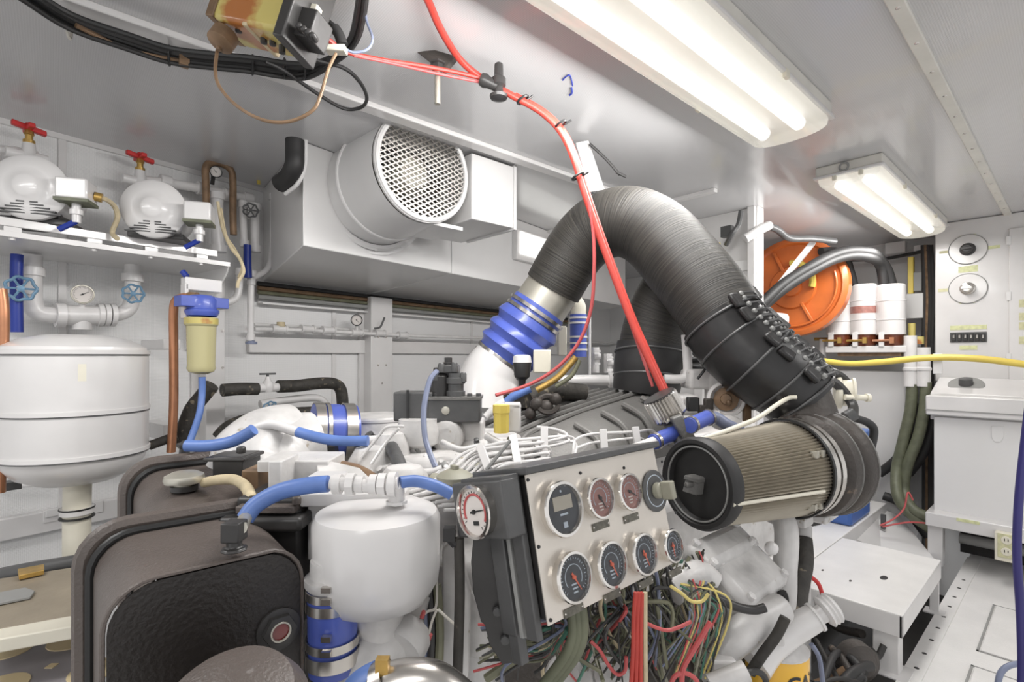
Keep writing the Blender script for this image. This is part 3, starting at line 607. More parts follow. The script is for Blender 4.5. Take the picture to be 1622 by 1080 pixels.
# ---- insulated pipes mid wall
m = MB(); m.tube(wpts([(352, 618), (380, 616), (408, 616)], .35), .027, 12); S('insulated_pipe', 'short black insulated pipe left of the white tap, upper run', 'insulated pipe', m, M['insul'])
m = MB(); m.tube(wpts([(440, 612), (470, 611), (505, 607), (530, 608), (540, 618), (543, 640)], .35), .029, 12); S('insulated_pipe', 'black insulated pipe right of the white tap that turns down', 'insulated pipe', m, M['insul'])
m = MB(); m.tube(wpts([(347, 694), (362, 678), (385, 668), (413, 664)], .42), .030, 12); S('insulated_pipe', 'black insulated pipe curving left of the blue tap, lower run', 'insulated pipe', m, M['insul'])
m = MB(); m.tube(wpts([(438, 658), (465, 655), (497, 653)], .42), .028, 12); S('insulated_pipe', 'straight black insulated pipe right of the blue tap, lower run', 'insulated pipe', m, M['insul'])
for x, y, off, mt, lab in ((424, 606, .35, 'whitepipe', 'white ball tap with flat lever between insulated pipes'), (427, 655, .42, 'bluewheel', 'white ball tap with pale blue handle between insulated pipes')):
    t = T('tap', lab, 'valve', WP(x, y+10, off)); c = WP(x, y+8, off)
    m = MB(); m.cyl(c-WD*.05, c+WD*.05, .020, 14); m.lathe(c, U3, [(-.02, .02), (.0, .028), (.02, .024), (.035, .012), (.05, .008)], 14); t.add('valve_body', m, M['whitepipe'])
    if mt == 'whitepipe':
        m = MB(); m.box(c+U3*.062, (.008, .034, .004), (WN, WD, U3)); m.cyl(c+U3*.04, c+U3*.062, .006, 8); t.add('lever', m, M['dgrey'])
    else: handwheel(t, c+U3*.05, (.5, -.5, .6), .028, M[mt])
m = MB(); m.tube([WP(412, 640, .3), WP(450, 634, .3), WP(500, 630, .3), WP(516, 640, .3), WP(522, 655, .3)], .018, 12); S('pipe', 'white pipe running between the two insulated runs', 'pipe', m, M['whitepipe'])
# ================================================================ hanging from the ceiling
def zp(l, z=.82): return [ZP(x, y, z) for x, y in l]
base = [(-60, -70), (30, -20), (110, 30), (200, 62), (270, 84), (340, 93), (400, 99), (450, 107), (490, 108), (530, 92), (560, 62), (572, 20), (578, -30)]
for i, (dx, dy, r) in enumerate(((0, 0, .0085), (6, 7, .0085), (-4, 9, .007), (3, -7, .007), (-2, 15, .006))):
    m = MB(); m.tube(zp([(x+dx*(1 if k < 9 else -1), y+dy*(1 if k < 9 else .4)) for k, (x, y) in enumerate(base)], .815-.006*i), r, 8, k=5)
    S('cable', ('thick black cable on the upper outer side of the ceiling bundle', 'black cable just inside the upper one in the ceiling bundle', 'middle black cable of the ceiling bundle at top left', 'topmost black cable of the ceiling bundle', 'lowest thin black cable of the ceiling bundle')[i], 'cable', m, M['blk' if i % 2 else 'black'], 'black cables in the ceiling bundle')
m = MB(); m.tube(zp([(120, 40), (180, 68), (240, 87), (292, 98)], .80), .006, 8); m.box(ZP(291, 98, .80), (.012, .012, .012)); S('cable', 'cut brown cable end hanging under the black ceiling bundle', 'cable', m, M['brown'])
for x, y, mt, h in ((109, 44, 'whitew', 10), (268, 88, 'blk', 14), (400, 103, 'blk', 12), (482, 110, 'blk', 12), (450, 108, 'blk', 12)):
    m = MB(); c = ZP(x, y, .812); a = (ZP(x+8, y+2, .812)-c); m.ring(c, a, .024, .0035, 18, 6); S('cable_tie', {109: 'white cable tie round the black ceiling bundle', 268: 'black strap holding the cut brown cable end', 400: 'black cable tie below the hanging transducer', 450: 'black cable tie left of the loop of black cable', 482: 'black cable tie at the loop of black cable'}[x], 'cable tie', m, M[mt])
m = MB(); m.tube(zp([(455, 78), (500, 95), (545, 108), (570, 130), (581, 155), (572, 170), (545, 172), (505, 150), (450, 112), (420, 98)], .79), .0055, 8); S('cable', 'single black cable making an oval loop under the ceiling', 'cable', m, M['black'])
m = MB(); m.tube([P(x, y, d) for x, y, d in ((345, 75, 1.1), (341, 110, 1.08), (348, 138, 1.06), (378, 170, 1.05), (420, 191, 1.04), (460, 192, 1.04), (495, 175, 1.05), (508, 150, 1.06), (520, 110, 1.08), (532, 85, 1.1))], .0035, 8); S('cable', 'thin brown wire hanging in a deep loop under the ceiling', 'cable', m, M['brown'])
m = MB(); m.tube([P(x, y, d) for x, y, d in ((578, -10, 1.2), (580, 30, 1.2), (590, 60, 1.18), (582, 78, 1.17), (560, 83, 1.16), (545, 76, 1.15))], .003, 8); S('cable', 'thin grey wire drooping beside the loop of black cable', 'cable', m, M['tube'])
m = MB(); m.tube([P(x, y, 1.15) for x, y in ((530, 45), (537, 55), (543, 72))], .012, 10); m.tube([P(x, y, 1.15) for x, y in ((520, 36), (535, 48))], .008, 8); S('cable_connector', 'black ribbed connector where the cables meet the red hose', 'connector', m, M['black'])
m = MB(); m.box(P(533, 79, 1.13), (.022, .012, .007), (R3, C3, U3)); S('cable_joint', 'cream junction sleeve where the thin wire ends', 'connector', m, M['cream'], bevel=.003)
# yellow coil unit
a1 = (R3*.93-U3*.30-C3*.2).normalized(); a2 = a1.cross(C3).normalized(); a3 = a1.cross(a2)
t = T('coil_unit', 'yellow enamelled coil unit with black terminals at the top edge', 'electrical unit', P(425, 45, 1.1))
c = P(428, 12, 1.09)
m = MB(); m.box(c, (.082, .072, .05), (a1, a2, a3)); t.add('body', m, M['oily'], bevel=.010)
m = MB(); m.box(c+a1*.0-a3*.005, (.006, .074, .053), (a1, a2, a3)); m.box(c-a2*.0, (.084, .005, .053), (a1, a2, a3)); t.add('raised_rib', m, M['rope'], bevel=.002)
m = MB(); m.box(c+a1*.09, (.012, .085, .056), (a1, a2, a3)); t.add('end_plate', m, M['blackp'], bevel=.003)
m = MB(); m.box(P(487, 48, 1.07), (.034, .03, .03), (a1, a2, a3)); 
for i in range(4): m.lathe(P(476+i*7, 44+i*5, 1.03), -C3, [(-.01, .008), (.008, .007), (.012, .003)], 8)
t.add('terminal_block', m, M['blackp'], bevel=.004)
m = MB(); m.box(P(497, 22, 1.07), (.010, .016, .01), (a1, a2, a3)); t.add('terminal_lug', m, M['cream'], bevel=.002)
m = MB(); m.box(c-a1*.088, (.010, .07, .05), (a1, a2, a3)); m.tube([P(345, 20, 1.08), P(360, 10, 1.08), P(372, -6, 1.08)], .010, 8); m.tube([P(338, 12, 1.08), P(345, -8, 1.08)], .008, 8); t.add('mounting_foot', m, M['brown'], bevel=.003)
m = MB(); m.lathe(P(354, 60, 1.08), a2+C3*.4, [(-.022, .016), (-.016, .026), (.012, .026), (.016, .020)], 18); m.tube([P(352, 40, 1.08), P(346, 55, 1.08), P(347, 80, 1.08)], .005, 8); t.add('terminal_cap', m, M['brown'])
m = MB()
for x, y in ((378, 46), (418, 64), (432, 67), (447, 80)): m.lathe(P(x, y, 1.08), -U3, [(-.01, .007), (.006, .007), (.007, .003)], 8)
t.add('screw', m, M['blackp'], kind='stuff')

# red hoses
A = [(664, -30, 1.12), (680, 5, 1.20), (700, 50, 1.30), (730, 96, 1.42), (765, 125, 1.46), (812, 152, 1.46), (855, 176, 1.46), (887, 207, 1.45), (908, 250, 1.44), (924, 300, 1.43), (945, 362, 1.42), (968, 425, 1.40), (1000, 508, 1.36), (1030, 575, 1.32), (1050, 618, 1.30)]
m = MB(); m.tube([P(*p) for p in A], .0095, 10); S('hose', 'thick red hose swooping from the top edge down to the finned cap, left one', 'hose', m, M['red'])
m = MB(); m.tube([P(x+4, y-1, d+.014) for x, y, d in A[5:]], .0085, 10); S('hose', 'second red hose tied tightly alongside the thick red hose', 'hose', m, M['red'])
m = MB(); m.tube([P(x, y, d) for x, y, d in ((500, 45, 1.20), (545, 80, 1.25), (600, 94, 1.32), (660, 103, 1.38), (720, 114, 1.43), (770, 126, 1.46))], .006, 8); S('hose', 'thin red cable running from the yellow coil unit to the hose clamp, upper', 'cable', m, M['red'])
m = MB(); m.tube([P(x, y, d) for x, y, d in ((560, 88, 1.27), (620, 100, 1.34), (690, 116, 1.4), (765, 131, 1.46))], .004, 8); S('hose', 'thin red cable running beside the first one to the hose clamp, lower', 'cable', m, M['pink'])
m = MB(); m.tube([P(x, y, d) for x, y, d in ((932, 318, 1.42), (940, 370, 1.42), (941, 430, 1.42), (936, 490, 1.43), (918, 540, 1.44), (885, 580, 1.45), (840, 608, 1.45), (785, 626, 1.42))], .005, 8); S('cable', 'thin pale red cable hanging straight then sweeping left over the engine', 'cable', m, M['pink'])
m = MB(); m.tube([P(x, y, d) for x, y, d in ((955, 392, 1.43), (967, 430, 1.42), (990, 490, 1.4), (1012, 550, 1.38), (1034, 612, 1.33))], .004, 8); S('cable', 'thin red strand hugging the two red hoses', 'cable', m, M['pink'])
for x, y, d in ((888, 197, 1.45), (915, 279, 1.43), (828, 158, 1.46)):
    m = MB(); c = P(x, y, d); m.ring(c, P(x+8, y+14, d)-c, .017, .0035, 16, 6); m.tube([c-U3*.0+R3*.012, c+R3*.03+U3*.012], .003, 6, smooth=False)
    S('cable_tie', {888: 'black tie on the red hoses below the hanging fitting', 915: 'lowest black tie on the red hoses beside the white strut', 828: 'black tie on the red hoses just right of the knob fitting'}[x], 'cable tie', m, M['blk'])
t = T('hose_fitting', 'black knob fitting clamped to the red hose under the ceiling', 'fitting', P(790, 160, 1.46))
m = MB(); c = P(790, 158, 1.45); m.lathe(c, U3, [(0, .010), (.004, .024), (.012, .026), (.02, .014), (.035, .012), (.04, .020), (.06, .020), (.066, .014), (.07, .013), (.10, .012), (.105, .006)], 16); t.add('knob', m, M['blackp'])
m = MB(); m.lathe(P(768, 128, 1.45), P(790, 138, 1.45)-P(768, 128, 1.45), [(-.012, .017), (.0, .02), (.012, .016), (.04, .015)], 12); t.add('clamp', m, M['blackp'])
t = T('beam_clamp', 'dark steel beam clamp with a hanging bolt on the ceiling', 'clamp', P(692, 160, 1.43))
m = MB(); m.prism([P(655, 79, 1.45), P(674, 64, 1.45), P(724, 98, 1.47), P(706, 119, 1.42)], U3*.02); m.prism([P(653, 80, 1.45), P(673, 64, 1.45), P(676, 67, 1.45), P(657, 84, 1.45)], U3*.03-C3*.02); t.add('jaw', m, M['iron'], bevel=.002)
m = MB(); a = P(693, 104, 1.42); m.cyl(a, P(693, 165, 1.42), .008, 12); t.add('rod', m, M['alu'])
m = MB(); m.lathe(a-U3*.012, U3, [(0, .016), (.014, .016), (.016, .022), (.02, .022)], 6); t.add('nut', m, M['blackp'])
m = MB(); m.tube([ZP(x, y, .857) for x, y in ((891, 127), (896, 122), (902, 119), (905, 126), (907, 136))], .0022, 6); m.tube([ZP(x, y, .857) for x, y in ((905, 139), (906, 147), (902, 151))], .003, 6); S('ink_mark', 'small blue marker scribble on the ceiling above the white strut', 'mark', m, M['ink'])
t = T('ceiling_strut', 'white flat strut slanting down from the ceiling behind the red hoses', 'strut', P(950, 300, 2.1))
m = MB(); m.prism([P(912, 226, 2.0), P(932, 222, 2.0), P(958, 300, 2.1), P(934, 304, 2.1)], C3*.015); t.add('flat_bar', m, M['duct'], bevel=.002)
m = MB(); m.tube([P(934, 228, 2.0), P(960, 252, 2.0), P(982, 277, 2.0)], .006, 8); m.tube([P(976, 272, 1.98), P(992, 280, 1.98)], .006, 8); t.add('spring', m, M['blackp'])
m = MB(); m.tube([P(938, 306, 1.75), P(945, 307, 1.75), P(952, 306, 1.75)], .006, 8); t.add('clip', m, M['blk'])

# ================================================================ far end, right
CX0, CX1, CY = -.64, .75, 4.26
t = T('electrical_cabinet', 'tall white electrical cabinet with two round breakers at the far end', 'cabinet', (0, CY+.3, -.16))
m = MB(); m.ab((CX0, CY, -.16), (CX1, YB-.01, CEIL-.002)); t.add('carcass', m, M['white'], bevel=.006)
NY = V((0, -1, 0))
def yb(m, x0, x1, y0, y1, Y, th): return m.ab((YP(x0, (y0+y1)/2, Y).x, Y-th, YP((x0+x1)/2, y1, Y).z), (YP(x1, (y0+y1)/2, Y).x, Y, YP((x0+x1)/2, y0, Y).z))
for x, y, kn, lab in ((1533, 395, 'blackp', None), (1533, 457, 'steel', 'bright metal rotary breaker')):
    c = YP(x, y, CY); m = MB(); m.lathe(c, NY, [(0, .094), (.004, .094), (.006, .090), (.006, .086)], 36); pl = t.add('breaker_plate', m, M['white'])
    m = MB(); m.ring(c+NY*.006, NY, .092, .0025, 40, 6); t.add('breaker_rim', m, M['seam'], pl)
    m = MB(); m.lathe(c+NY*.005, NY, [(0, .040), (.012, .038), (.015, .030), (.05, .028), (.055, .022)], 20); m.box(c+NY*.062, (.026, .010, .008)); t.add('knob', m, M[kn], pl, bevel=.002)
for x0, x1, y0, y1, mt in ((1520, 1546, 372, 377, 'labely'), (1560, 1584, 389, 394, 'labely'), (1488, 1506, 397, 401, 'label'), (1518, 1549, 421, 431, 'labely'), (1486, 1506, 457, 462, 'label'), (1520, 1545, 477, 480, 'labely'), (1505, 1563, 515, 522, 'labely'), (1520, 1548, 547, 554, 'labely')):
    m = MB(); yb(m, x0, x1, y0, y1, CY, .002); t.add('label_strip', m, M[mt])
sw = MB(); yb(sw, 1505, 1563, 526, 542, CY, .006); sp_ = t.add('switch_strip', sw, M['dgrey'])
for i in range(6):
    m = MB(); x = 1507+i*9.3; yb(m, x, x+7, 528, 540, CY-.006, .008); t.add('switch', m, M['blackp'], sp_, bevel=.002)
    m = MB(); c = YP(x+3.5, 533, CY-.014); m.box(c, (.004, .004, .010), (V((1, 0, 0)), NY, V((0, 0, 1)))); t.add('switch_lever', m, M['steel'], sp_)
m = MB(); yb(m, 1598, 1760, 352, 604, CY, .012); dr_ = t.add('door', m, M['white'], bevel=.004)
for y in (374, 462, 560):
    m = MB(); yb(m, 1594, 1602, y, y+14, CY-.004, .012); t.add('hinge', m, M['duct'], dr_, bevel=.002)
for y in (474, 495, 510, 533):
    m = MB(); yb(m, 1614, 1640, y, y+12, CY-.012, .002); t.add('label_strip', m, M['label'], dr_)
# console below the cabinet
t = T('console_bench', 'white metal console with round breaker on its sloping top', 'console', (0, 4.0, FLOOR))
xl = CX0+.02; zt_ = YP(1480, 597, CY).z
m = MB(); m.prism([(xl, CY, zt_), (xl, 3.98, YP(1475, 625, 3.95).z+.01), (xl, 3.98, -.38), (xl, CY, -.38)], (1.3, 0, 0)); t.add('sloping_top', m, M['white'], bevel=.005)
m = MB(); m.ab((xl-.01, 3.90, YP(1475, 657, 3.9).z), (.72, 4.0, YP(1475, 626, 3.9).z)); t.add('front_lip', m, M['white'], bevel=.008)
m = MB(); m.ab((xl-.012, 3.893, YP(1475, 657, 3.9).z+.03), (.72, 3.9, YP(1475, 657, 3.9).z+.034)); t.add('lip_line', m, M['seam'])
m = MB(); m.ab((xl+.02, 3.96, -.93), (.7, YB-.02, -.36)); t.add('front_panel', m, M['duct'], bevel=.004)
m = MB(); m.prism([YP(1570, 675, 3.955), YP(1590, 675, 3.955), YP(1590, 692, 3.955), YP(1585, 700, 3.955), YP(1575, 700, 3.955), YP(1570, 692, 3.955)], (0, .01, 0)); t.add('latch_recess', m, M['duct'], bevel=.002)
m = MB(); m.ab((xl-.005, 3.86, -1.0), (.72, 4.2, -.92)); t.add('bottom_shelf', m, M['white'], bevel=.006)
for x in (xl+.03, .6):
    m = MB(); m.ab((x-.03, 3.9, FLOOR), (x+.04, 3.98, -.95)); t.add('leg', m, M['white'], bevel=.003)
m = MB(); m.ab((xl+.1, 4.3, FLOOR), (.72, YB-.05, -1.0)); t.add('dark_gap_block', m, M['dark'])  # dark block stands in for the shaded gap under the console
n1 = V((0, -.55, .83)); c = V((YP(1530, 612, 4.12).x, 4.12, (zt_*.5+(YP(1475, 625, 3.95).z+.01)*.5)+.004))
m = MB(); m.lathe(c, V((0, -.5, .86)), [(0, .085), (.004, .085), (.006, .078)], 32); pl = t.add('breaker_plate', m, M['seam'])
m = MB(); m.lathe(c, V((0, -.3, .95)), [(0, .034), (.04, .032), (.043, .024)], 18); t.add('knob', m, M['dgrey'], pl)
m = MB(); yb(m, 1515, 1552, 823, 828, 3.86, .002); t.add('label_strip', m, M['labely'])
m = MB(); m.tube([(xl+.12, 4.1, -1.1), (.5, 4.1, -1.1)], .03, 10, smooth=False); S('pipe', 'dark pipe lying in the gap under the console', 'pipe', m, M['seam'])
t = T('socket_outlet', 'cream double socket outlet hanging under the console', 'socket outlet', YP(1594, 890, 3.8))
m = MB(); yb(m, 1577, 1612, 842, 886, 3.86, .05); t.add('box', m, M['cream'], bevel=.003)
m = MB(); yb(m, 1580, 1609, 846, 884, 3.81, .004); fp = t.add('face_plate', m, M['label'], bevel=.002)
for yy in (856, 874):
    m = MB(); m.lathe(YP(1594, yy, 3.806), NY, [(0, .022), (.003, .020)], 16); t.add('socket', m, M['cream'], fp)
    m = MB()
    for dx in (-.007, .007): m.box(YP(1594, yy, 3.802)+V((dx, 0, .002)), (.0015, .002, .006))
    t.add('slot', m, M['blk'], fp, kind='stuff')

# white tank casing behind the hoses, below the filters
m = MB(); m.ab((-1.75, 4.30, -1.3), (-.80, YB-.02, -.10)); S('machinery_casing', 'plain pale grey casing behind the turbocharger below the filter shelf', 'casing', m, M['duct'], bevel=.01)
m = MB(); m.ab((-2.9, 3.9, -1.7), (-1.8, YB-.02, -.05)); S('locker', 'white locker filling the corner behind the engine', 'locker', m, M['duct'], bevel=.01)

# filter bank
FY = 4.2
t = T('filter_shelf', 'white slotted rack that holds the three white filters', 'shelf', YP(1380, 556, FY))
m = MB(); a = YP(1313, 549, FY); b = YP(1450, 558, FY); m.ab((a.x, FY-.08, b.z), (b.x, FY+.16, a.z)); t.add('plate', m, M['white'], bevel=.004)
for x in (1318, 1356, 1397):
    m = MB(); a = YP(x, 527, FY); b = YP(x+5, 549, FY); m.ab((a.x, FY-.09, b.z), (b.x+.012, FY-.07, a.z)); t.add('slotted_post', m, M['white'], bevel=.002)
m = MB(); m.ab((YP(1330, 560, FY).x, FY-.05, YP(1330, 564, FY).z), (YP(1430, 560, FY).x, FY+.1, YP(1330, 557, FY).z)); t.add('underside_rail', m, M['brown'])
for i, (x, lab) in enumerate(((1330, 'white cylindrical filter half hidden behind the orange reel'), (1369, 'white cylindrical filter with a red-brown label band, middle one'), (1411, 'white cylindrical filter at the right end of the rack'))):
    t = T('fuel_filter', lab, 'filter', YP(x, 548, FY), 'white filters on the rack')
    dd = YP(x, 548, FY).length; c = YP(x, 530, FY); zt2 = YP(x, 451+(0 if i else 10), FY).z; R = .083
    h = zt2-c.z
    m = MB(); m.lathe(c, U3, [(0, R), (h*.28, R), (h*.285, R*1.03), (h*.30, R*1.03), (h*.305, R), (h*.66, R), (h*.665, R*1.03), (h*.68, R*1.03), (h*.685, R), (h*.97, R), (h, R*.9)], 32); t.add('canister', m, M['white'])
    zb2 = YP(x, 549, FY).z; m = MB(); m.lathe((c.x, c.y, zb2), U3, [(0, R*.7), (.02, R*.9), (c.z-zb2, R*.92)], 24); t.add('bowl', m, M['amber'])
    if i == 1:
        m = MB(); m.lathe(c+U3*h*.42, U3, [(0, R*1.012), (h*.14, R*1.012)], 32, caps=False); t.add('label_band', m, M['dialr'], label='red-brown label band')
    m = MB(); m.tube([V((c.x-R, FY-.09, (zb2+c.z)/2)), V((c.x+R*.2, FY-.09, (zb2+c.z)/2))], .008, 8, smooth=False); m.box(V((c.x+R*.3, FY-.09, (zb2+c.z)/2)), (.012, .012, .02)); t.add('drain_valve', m, M['brass' if i < 2 else 'copper'])
m = MB(); m.tube([YP(1290, 537, FY), YP(1318, 537, FY)], .012, 8, smooth=False); S('pipe', 'brass pipe stub left of the white filter rack', 'pipe', m, M['brass'])
m = MB(); m.cyl(YP(1303, 537, FY), YP(1303, 566, FY), .022, 12); S('pipe', 'short white upright pipe under the brass pipe stub', 'pipe', m, M['whitepipe'])

# orange reel
RC = P(1254, 455, 3.62); RN = V((.05, -1, 0)).normalized(); Rr = .345
t = T('hose_reel', 'large orange hose reel leaning in the recess behind the engine', 'hose reel', RC-U3*Rr)
m = MB(); m.lathe(RC, RN, [(-.10, Rr*.96), (-.09, Rr), (-.005, Rr), (.0, Rr*.985), (.004, Rr*.90), (-.012, Rr*.86), (-.016, Rr*.45), (.0, Rr*.42), (.004, Rr*.2), (.03, Rr*.18), (.035, .0)], 64, caps=False)
m.lathe(RC, RN, [(-.10, Rr*.96), (-.10, 0)], 64, caps=False); t.add('drum_side', m, M['orange'])
m = MB(); m.ring(RC, RN, Rr*.80, .008, 40, 6, a0=PI*1.3, a1=PI*2.1); t.add('raised_arc', m, M['orange'])
m = MB(); u, v = perp(RN)
for a in (2.0, 3.2, 5.2): m.box(RC+RN*.0+(u*math.cos(a)+v*math.sin(a))*Rr*.6, (Rr*.22, .010, .008), ((u*math.cos(a)+v*math.sin(a)), (v*math.cos(a)-u*math.sin(a)), RN))
t.add('spoke_rib', m, M['orange'], bevel=.003, kind='stuff')
m = MB(); m.ring(RC+RN*.02+U3*.03, RN, Rr*.40, .022, 30, 8, a0=-.3, a1=1.6); t.add('coiled_cable', m, M['yellow'], label='yellow coil wound on the hub')
m = MB(); m.tube([P(1120, 500, 3.2), P(1190, 504, 3.3), P(1228, 507, 3.35), P(1245, 508, 3.35)], [.055, .055, .052, .045], 14); S('pipe', 'stubby white capped pipe in front of the orange reel', 'pipe', m, M['white'])
m = MB(); m.tube([P(1200, 495, 3.2), P(1245, 438, 3.3), P(1288, 384, 3.4)], .024, 4, smooth=False); S('brace', 'white diagonal brace crossing in front of the orange reel', 'brace', m, M['white'])
for i, (dy, dd, lab) in enumerate(((0, 0, 'upper of two grey-black hoses rising across the orange reel'), (9, .03, 'lower of two grey-black hoses rising across the orange reel'))):
    m = MB(); m.tube([P(1200, 488+dy*.7, 3.1+dd), P(1240, 450+dy, 3.15), P(1290, 418+dy, 3.2), P(1322, 402+dy, 3.28), P(1352, 396+dy, 3.34), P(1385, 402+dy, 3.40), P(1404-i*8, 425, 3.45), P(1414-i*14, 457, 3.46)], .031, 12); S('hose', lab, 'hose', m, M['black'])
m = MB(); m.tube([P(1300, 398, 3.42), P(1325, 398, 3.46), P(1340, 410, 3.5), P(1347, 430, 3.54), P(1354, 456, 3.58)], .026, 12); S('hose', 'black hose bending down into the middle white filter', 'hose', m, M['black'])
m = MB(); m.tube([P(1180, 378, 2.9), P(1200, 366, 2.9), P(1218, 357, 2.95)], .026, 12); S('pipe', 'white pipe poking out past the partition under the ceiling', 'pipe', m, M['white'])
m = MB(); m.tube([P(1218, 358, 2.95), P(1232, 364, 3.0), P(1250, 377, 3.1), P(1285, 378, 3.2), P(1322, 382, 3.3)], .020, 12); S('hose', 'grey hose from the white pipe along the ceiling over the reel', 'hose', m, M['dgrey'])
m = MB(); m.tube([P(1150, 388, 2.9), P(1160, 370, 2.85), P(1170, 355, 2.85), P(1174, 334, 2.85)], .014, 8); m.box(P(1152, 367, 2.9), (.03, .02, .03)); S('cable', 'dark cables and plug in front of the partition top', 'cable', m, M['dgrey'])
m = MB(); m.cyl(P(1136, 385, 2.9), P(1136, 402, 2.9), .018, 10); m.cyl(P(1124, 386, 2.9), P(1132, 386, 2.9), .012, 8); S('fitting', 'small brass and black fitting beside the partition post', 'fitting', m, M['oily'])
m = MB(); m.tube([YP(1345, 412, 4.5), YP(1400, 410, 4.5), YP(1470, 396, 4.45)], .012, 8); S('cable', 'black cable strung between the black hoses and the cabinet', 'cable', m, M['black'])
# services beside the cabinet
for i, x in enumerate((1464, 1468, 1472, 1476)):
    m = MB(); Y = 4.45; m.tube([YP(x-2, 388, Y), YP(x+(i % 2)*2, 470, Y+.02), YP(x-1, 560, Y), YP(x, 700, Y), YP(x, 880, Y)], .014, 8); S('cable', ('leftmost black cable in the upright bundle left of the cabinet', 'brown cable in the upright bundle left of the cabinet', 'black cable right of the brown one in the upright bundle', 'black cable closest to the electrical cabinet edge')[i], 'cable', m, M['brown' if i == 1 else 'blackp'], 'upright cables left of the cabinet')
m = MB(); yb(m, 1440, 1449, 408, 466, 4.5, .05); S('valve_bank', 'yellow upright strip valve left of the cabinet', 'valve', m, M['yellow'], bevel=.004)
m = MB(); yb(m, 1449, 1462, 432, 462, 4.5, .05); S('switch_box', 'small grey box beside the yellow strip valve', 'box', m, M['seam'], bevel=.004)
m = MB(); yb(m, 1431, 1465, 466, 505, 4.5, .06); S('junction_box', 'white junction box right of the white filters', 'box', m, M['duct'], bevel=.004)
m = MB(); yb(m, 1405, 1437, 385, 403, 4.6, .06); S('junction_box', 'white box high on the wall above the filters', 'box', m, M['duct'], bevel=.004)
m = MB(); yb(m, 1450, 1464, 390, 403, 4.55, .06); S('junction_box', 'small white box high beside the cable bundle', 'box', m, M['white'], bevel=.004)
m = MB(); m.cyl(YP(1444, 512, 4.3), YP(1444, 548, 4.3), .022, 12); m.cyl(YP(1436, 539, 4.28), YP(1458, 539, 4.28), .016, 10); m.cyl(YP(1455, 533, 4.26), YP(1455, 545, 4.26), .03, 10); S('valve', 'brass valve right of the filter rack', 'valve', m, M['oily'])
for x, lab in ((1442, 'left white sleeve above the green hoses'), (1463, 'right white sleeve above the green hoses')):
    m = MB(); c = YP(x, 612, 4.15); m.lathe(c, U3, [(0, .037), (.1, .037), (.105, .041), (.12, .041), (.125, .035), (.33 if x < 1450 else .25, .035)], 18); S('pipe', lab, 'pipe', m, M['whitepipe'])
GH = (((1445, 608), (1442, 650), (1430, 700), (1420, 745), (1422, 785), (1440, 812), (1475, 838)), ((1466, 605), (1465, 640), (1455, 690), (1438, 735), (1432, 775), (1445, 805), (1478, 822)))
for i, g in enumerate(GH):
    m = MB(); m.tube([YP(x, y, 4.15-(.1 if y > 780 else 0)) for x, y in g], .032, 12); S('hose', ('left' if i == 0 else 'right')+' olive green hose looping down beside the console', 'hose', m, M['green'])
for pts, lab in ((((1392, 750), (1420, 728), (1448, 690), (1460, 640)), 'black hose end pointing left behind the green hoses'), (((1438, 750), (1460, 720), (1474, 680), (1478, 640)), 'black hose end pointing down behind the green hoses'), (((1400, 785), (1430, 800), (1470, 850)), 'dark hose under the loop of the green hoses')):
    m = MB(); m.tube([YP(x, y, 4.24) for x, y in pts], .030, 12); S('hose', lab, 'hose', m, M['black'])
m = MB(); m.tube([YP(x, y, 3.85) for x, y in ((1130, 556), (1200, 558), (1268, 566), (1300, 571), (1345, 576), (1400, 573), (1450, 568), (1500, 566), (1560, 569), (1625, 577), (1700, 582))], .019, 12, k=4); S('hose', 'yellow hose strung level across the far end of the room', 'hose', m, M['yellow'])
m = MB(); yb(m, 1478, 1493, 560, 592, 3.87, .01); S('hose_clip', 'clear plastic clip holding the yellow hose at the cabinet edge', 'clip', m, M['duct'], bevel=.003)
for pts, lab in ((((1394, 832), (1415, 822), (1432, 805), (1438, 780), (1446, 792)), 'thin red wire tied to the green hoses'), (((1398, 834), (1440, 827), (1480, 830)), 'thin red wire stretched towards the console leg')):
    m = MB(); m.tube([P(x, y, 3.1) for x, y in pts], .005, 6); S('cable', lab, 'cable', m, M['pink'])

# steps / platform
PZ = -.99
t = T('step_platform', 'white steel step platform with legs beside the engine', 'platform', (-.67, 2.8, FLOOR))
m = MB(); m.ab((-.88, 2.42, PZ-.006), (-.46, 3.22, PZ)); t.add('top_plate', m, M['floor'], bevel=.004)
m = MB(); m.ab((-.88, 2.42, PZ-.09), (-.46, 2.432, PZ-.004)); t.add('front_skirt', m, M['white'], bevel=.003)
m = MB(); m.ab((-.472, 2.42, PZ-.09), (-.46, 3.22, PZ-.004)); t.add('side_skirt', m, M['white'], bevel=.003)
for x, y in ((-.51, 2.47), (-.48, 3.19)):
    m = MB(); h = .05 if y < 3 else .02; m.ab((x-h, y-h+.014, FLOOR), (x+h-.014 if y < 3 else x+h-.002, y+h-.02, PZ-.02)); t.add('leg', m, M['white'], bevel=.004)
    m = MB(); m.ab((x-h-.02, y-h-.02, FLOOR), (x+h+.02, y+h+.01, FLOOR+.008)); t.add('foot_plate', m, M['white'], bevel=.002)
for x, y, r in ((1400, 915, .028), (1303, 903, .010), (1347, 920, .010)):
    m = MB(); m.lathe(ZP(x, y, PZ), U3, [(0, r), (.0015, r*.95)], 18, sy=.5); t.add('finger_hole', m, M['dark'])
t = T('raised_walkway', 'white plate walkway running behind the step platform beside the engine', 'platform', (-1.1, 3.2, FLOOR-.2))
m = MB(); m.ab((-1.32, 2.3, PZ-.006), (-.885, 4.2, PZ)); t.add('top_plate', m, M['floor'], bevel=.004)
m = MB(); m.ab((-.897, 2.3, PZ-.12), (-.885, 4.2, PZ-.004)); t.add('side_skirt', m, M['white'], bevel=.003)
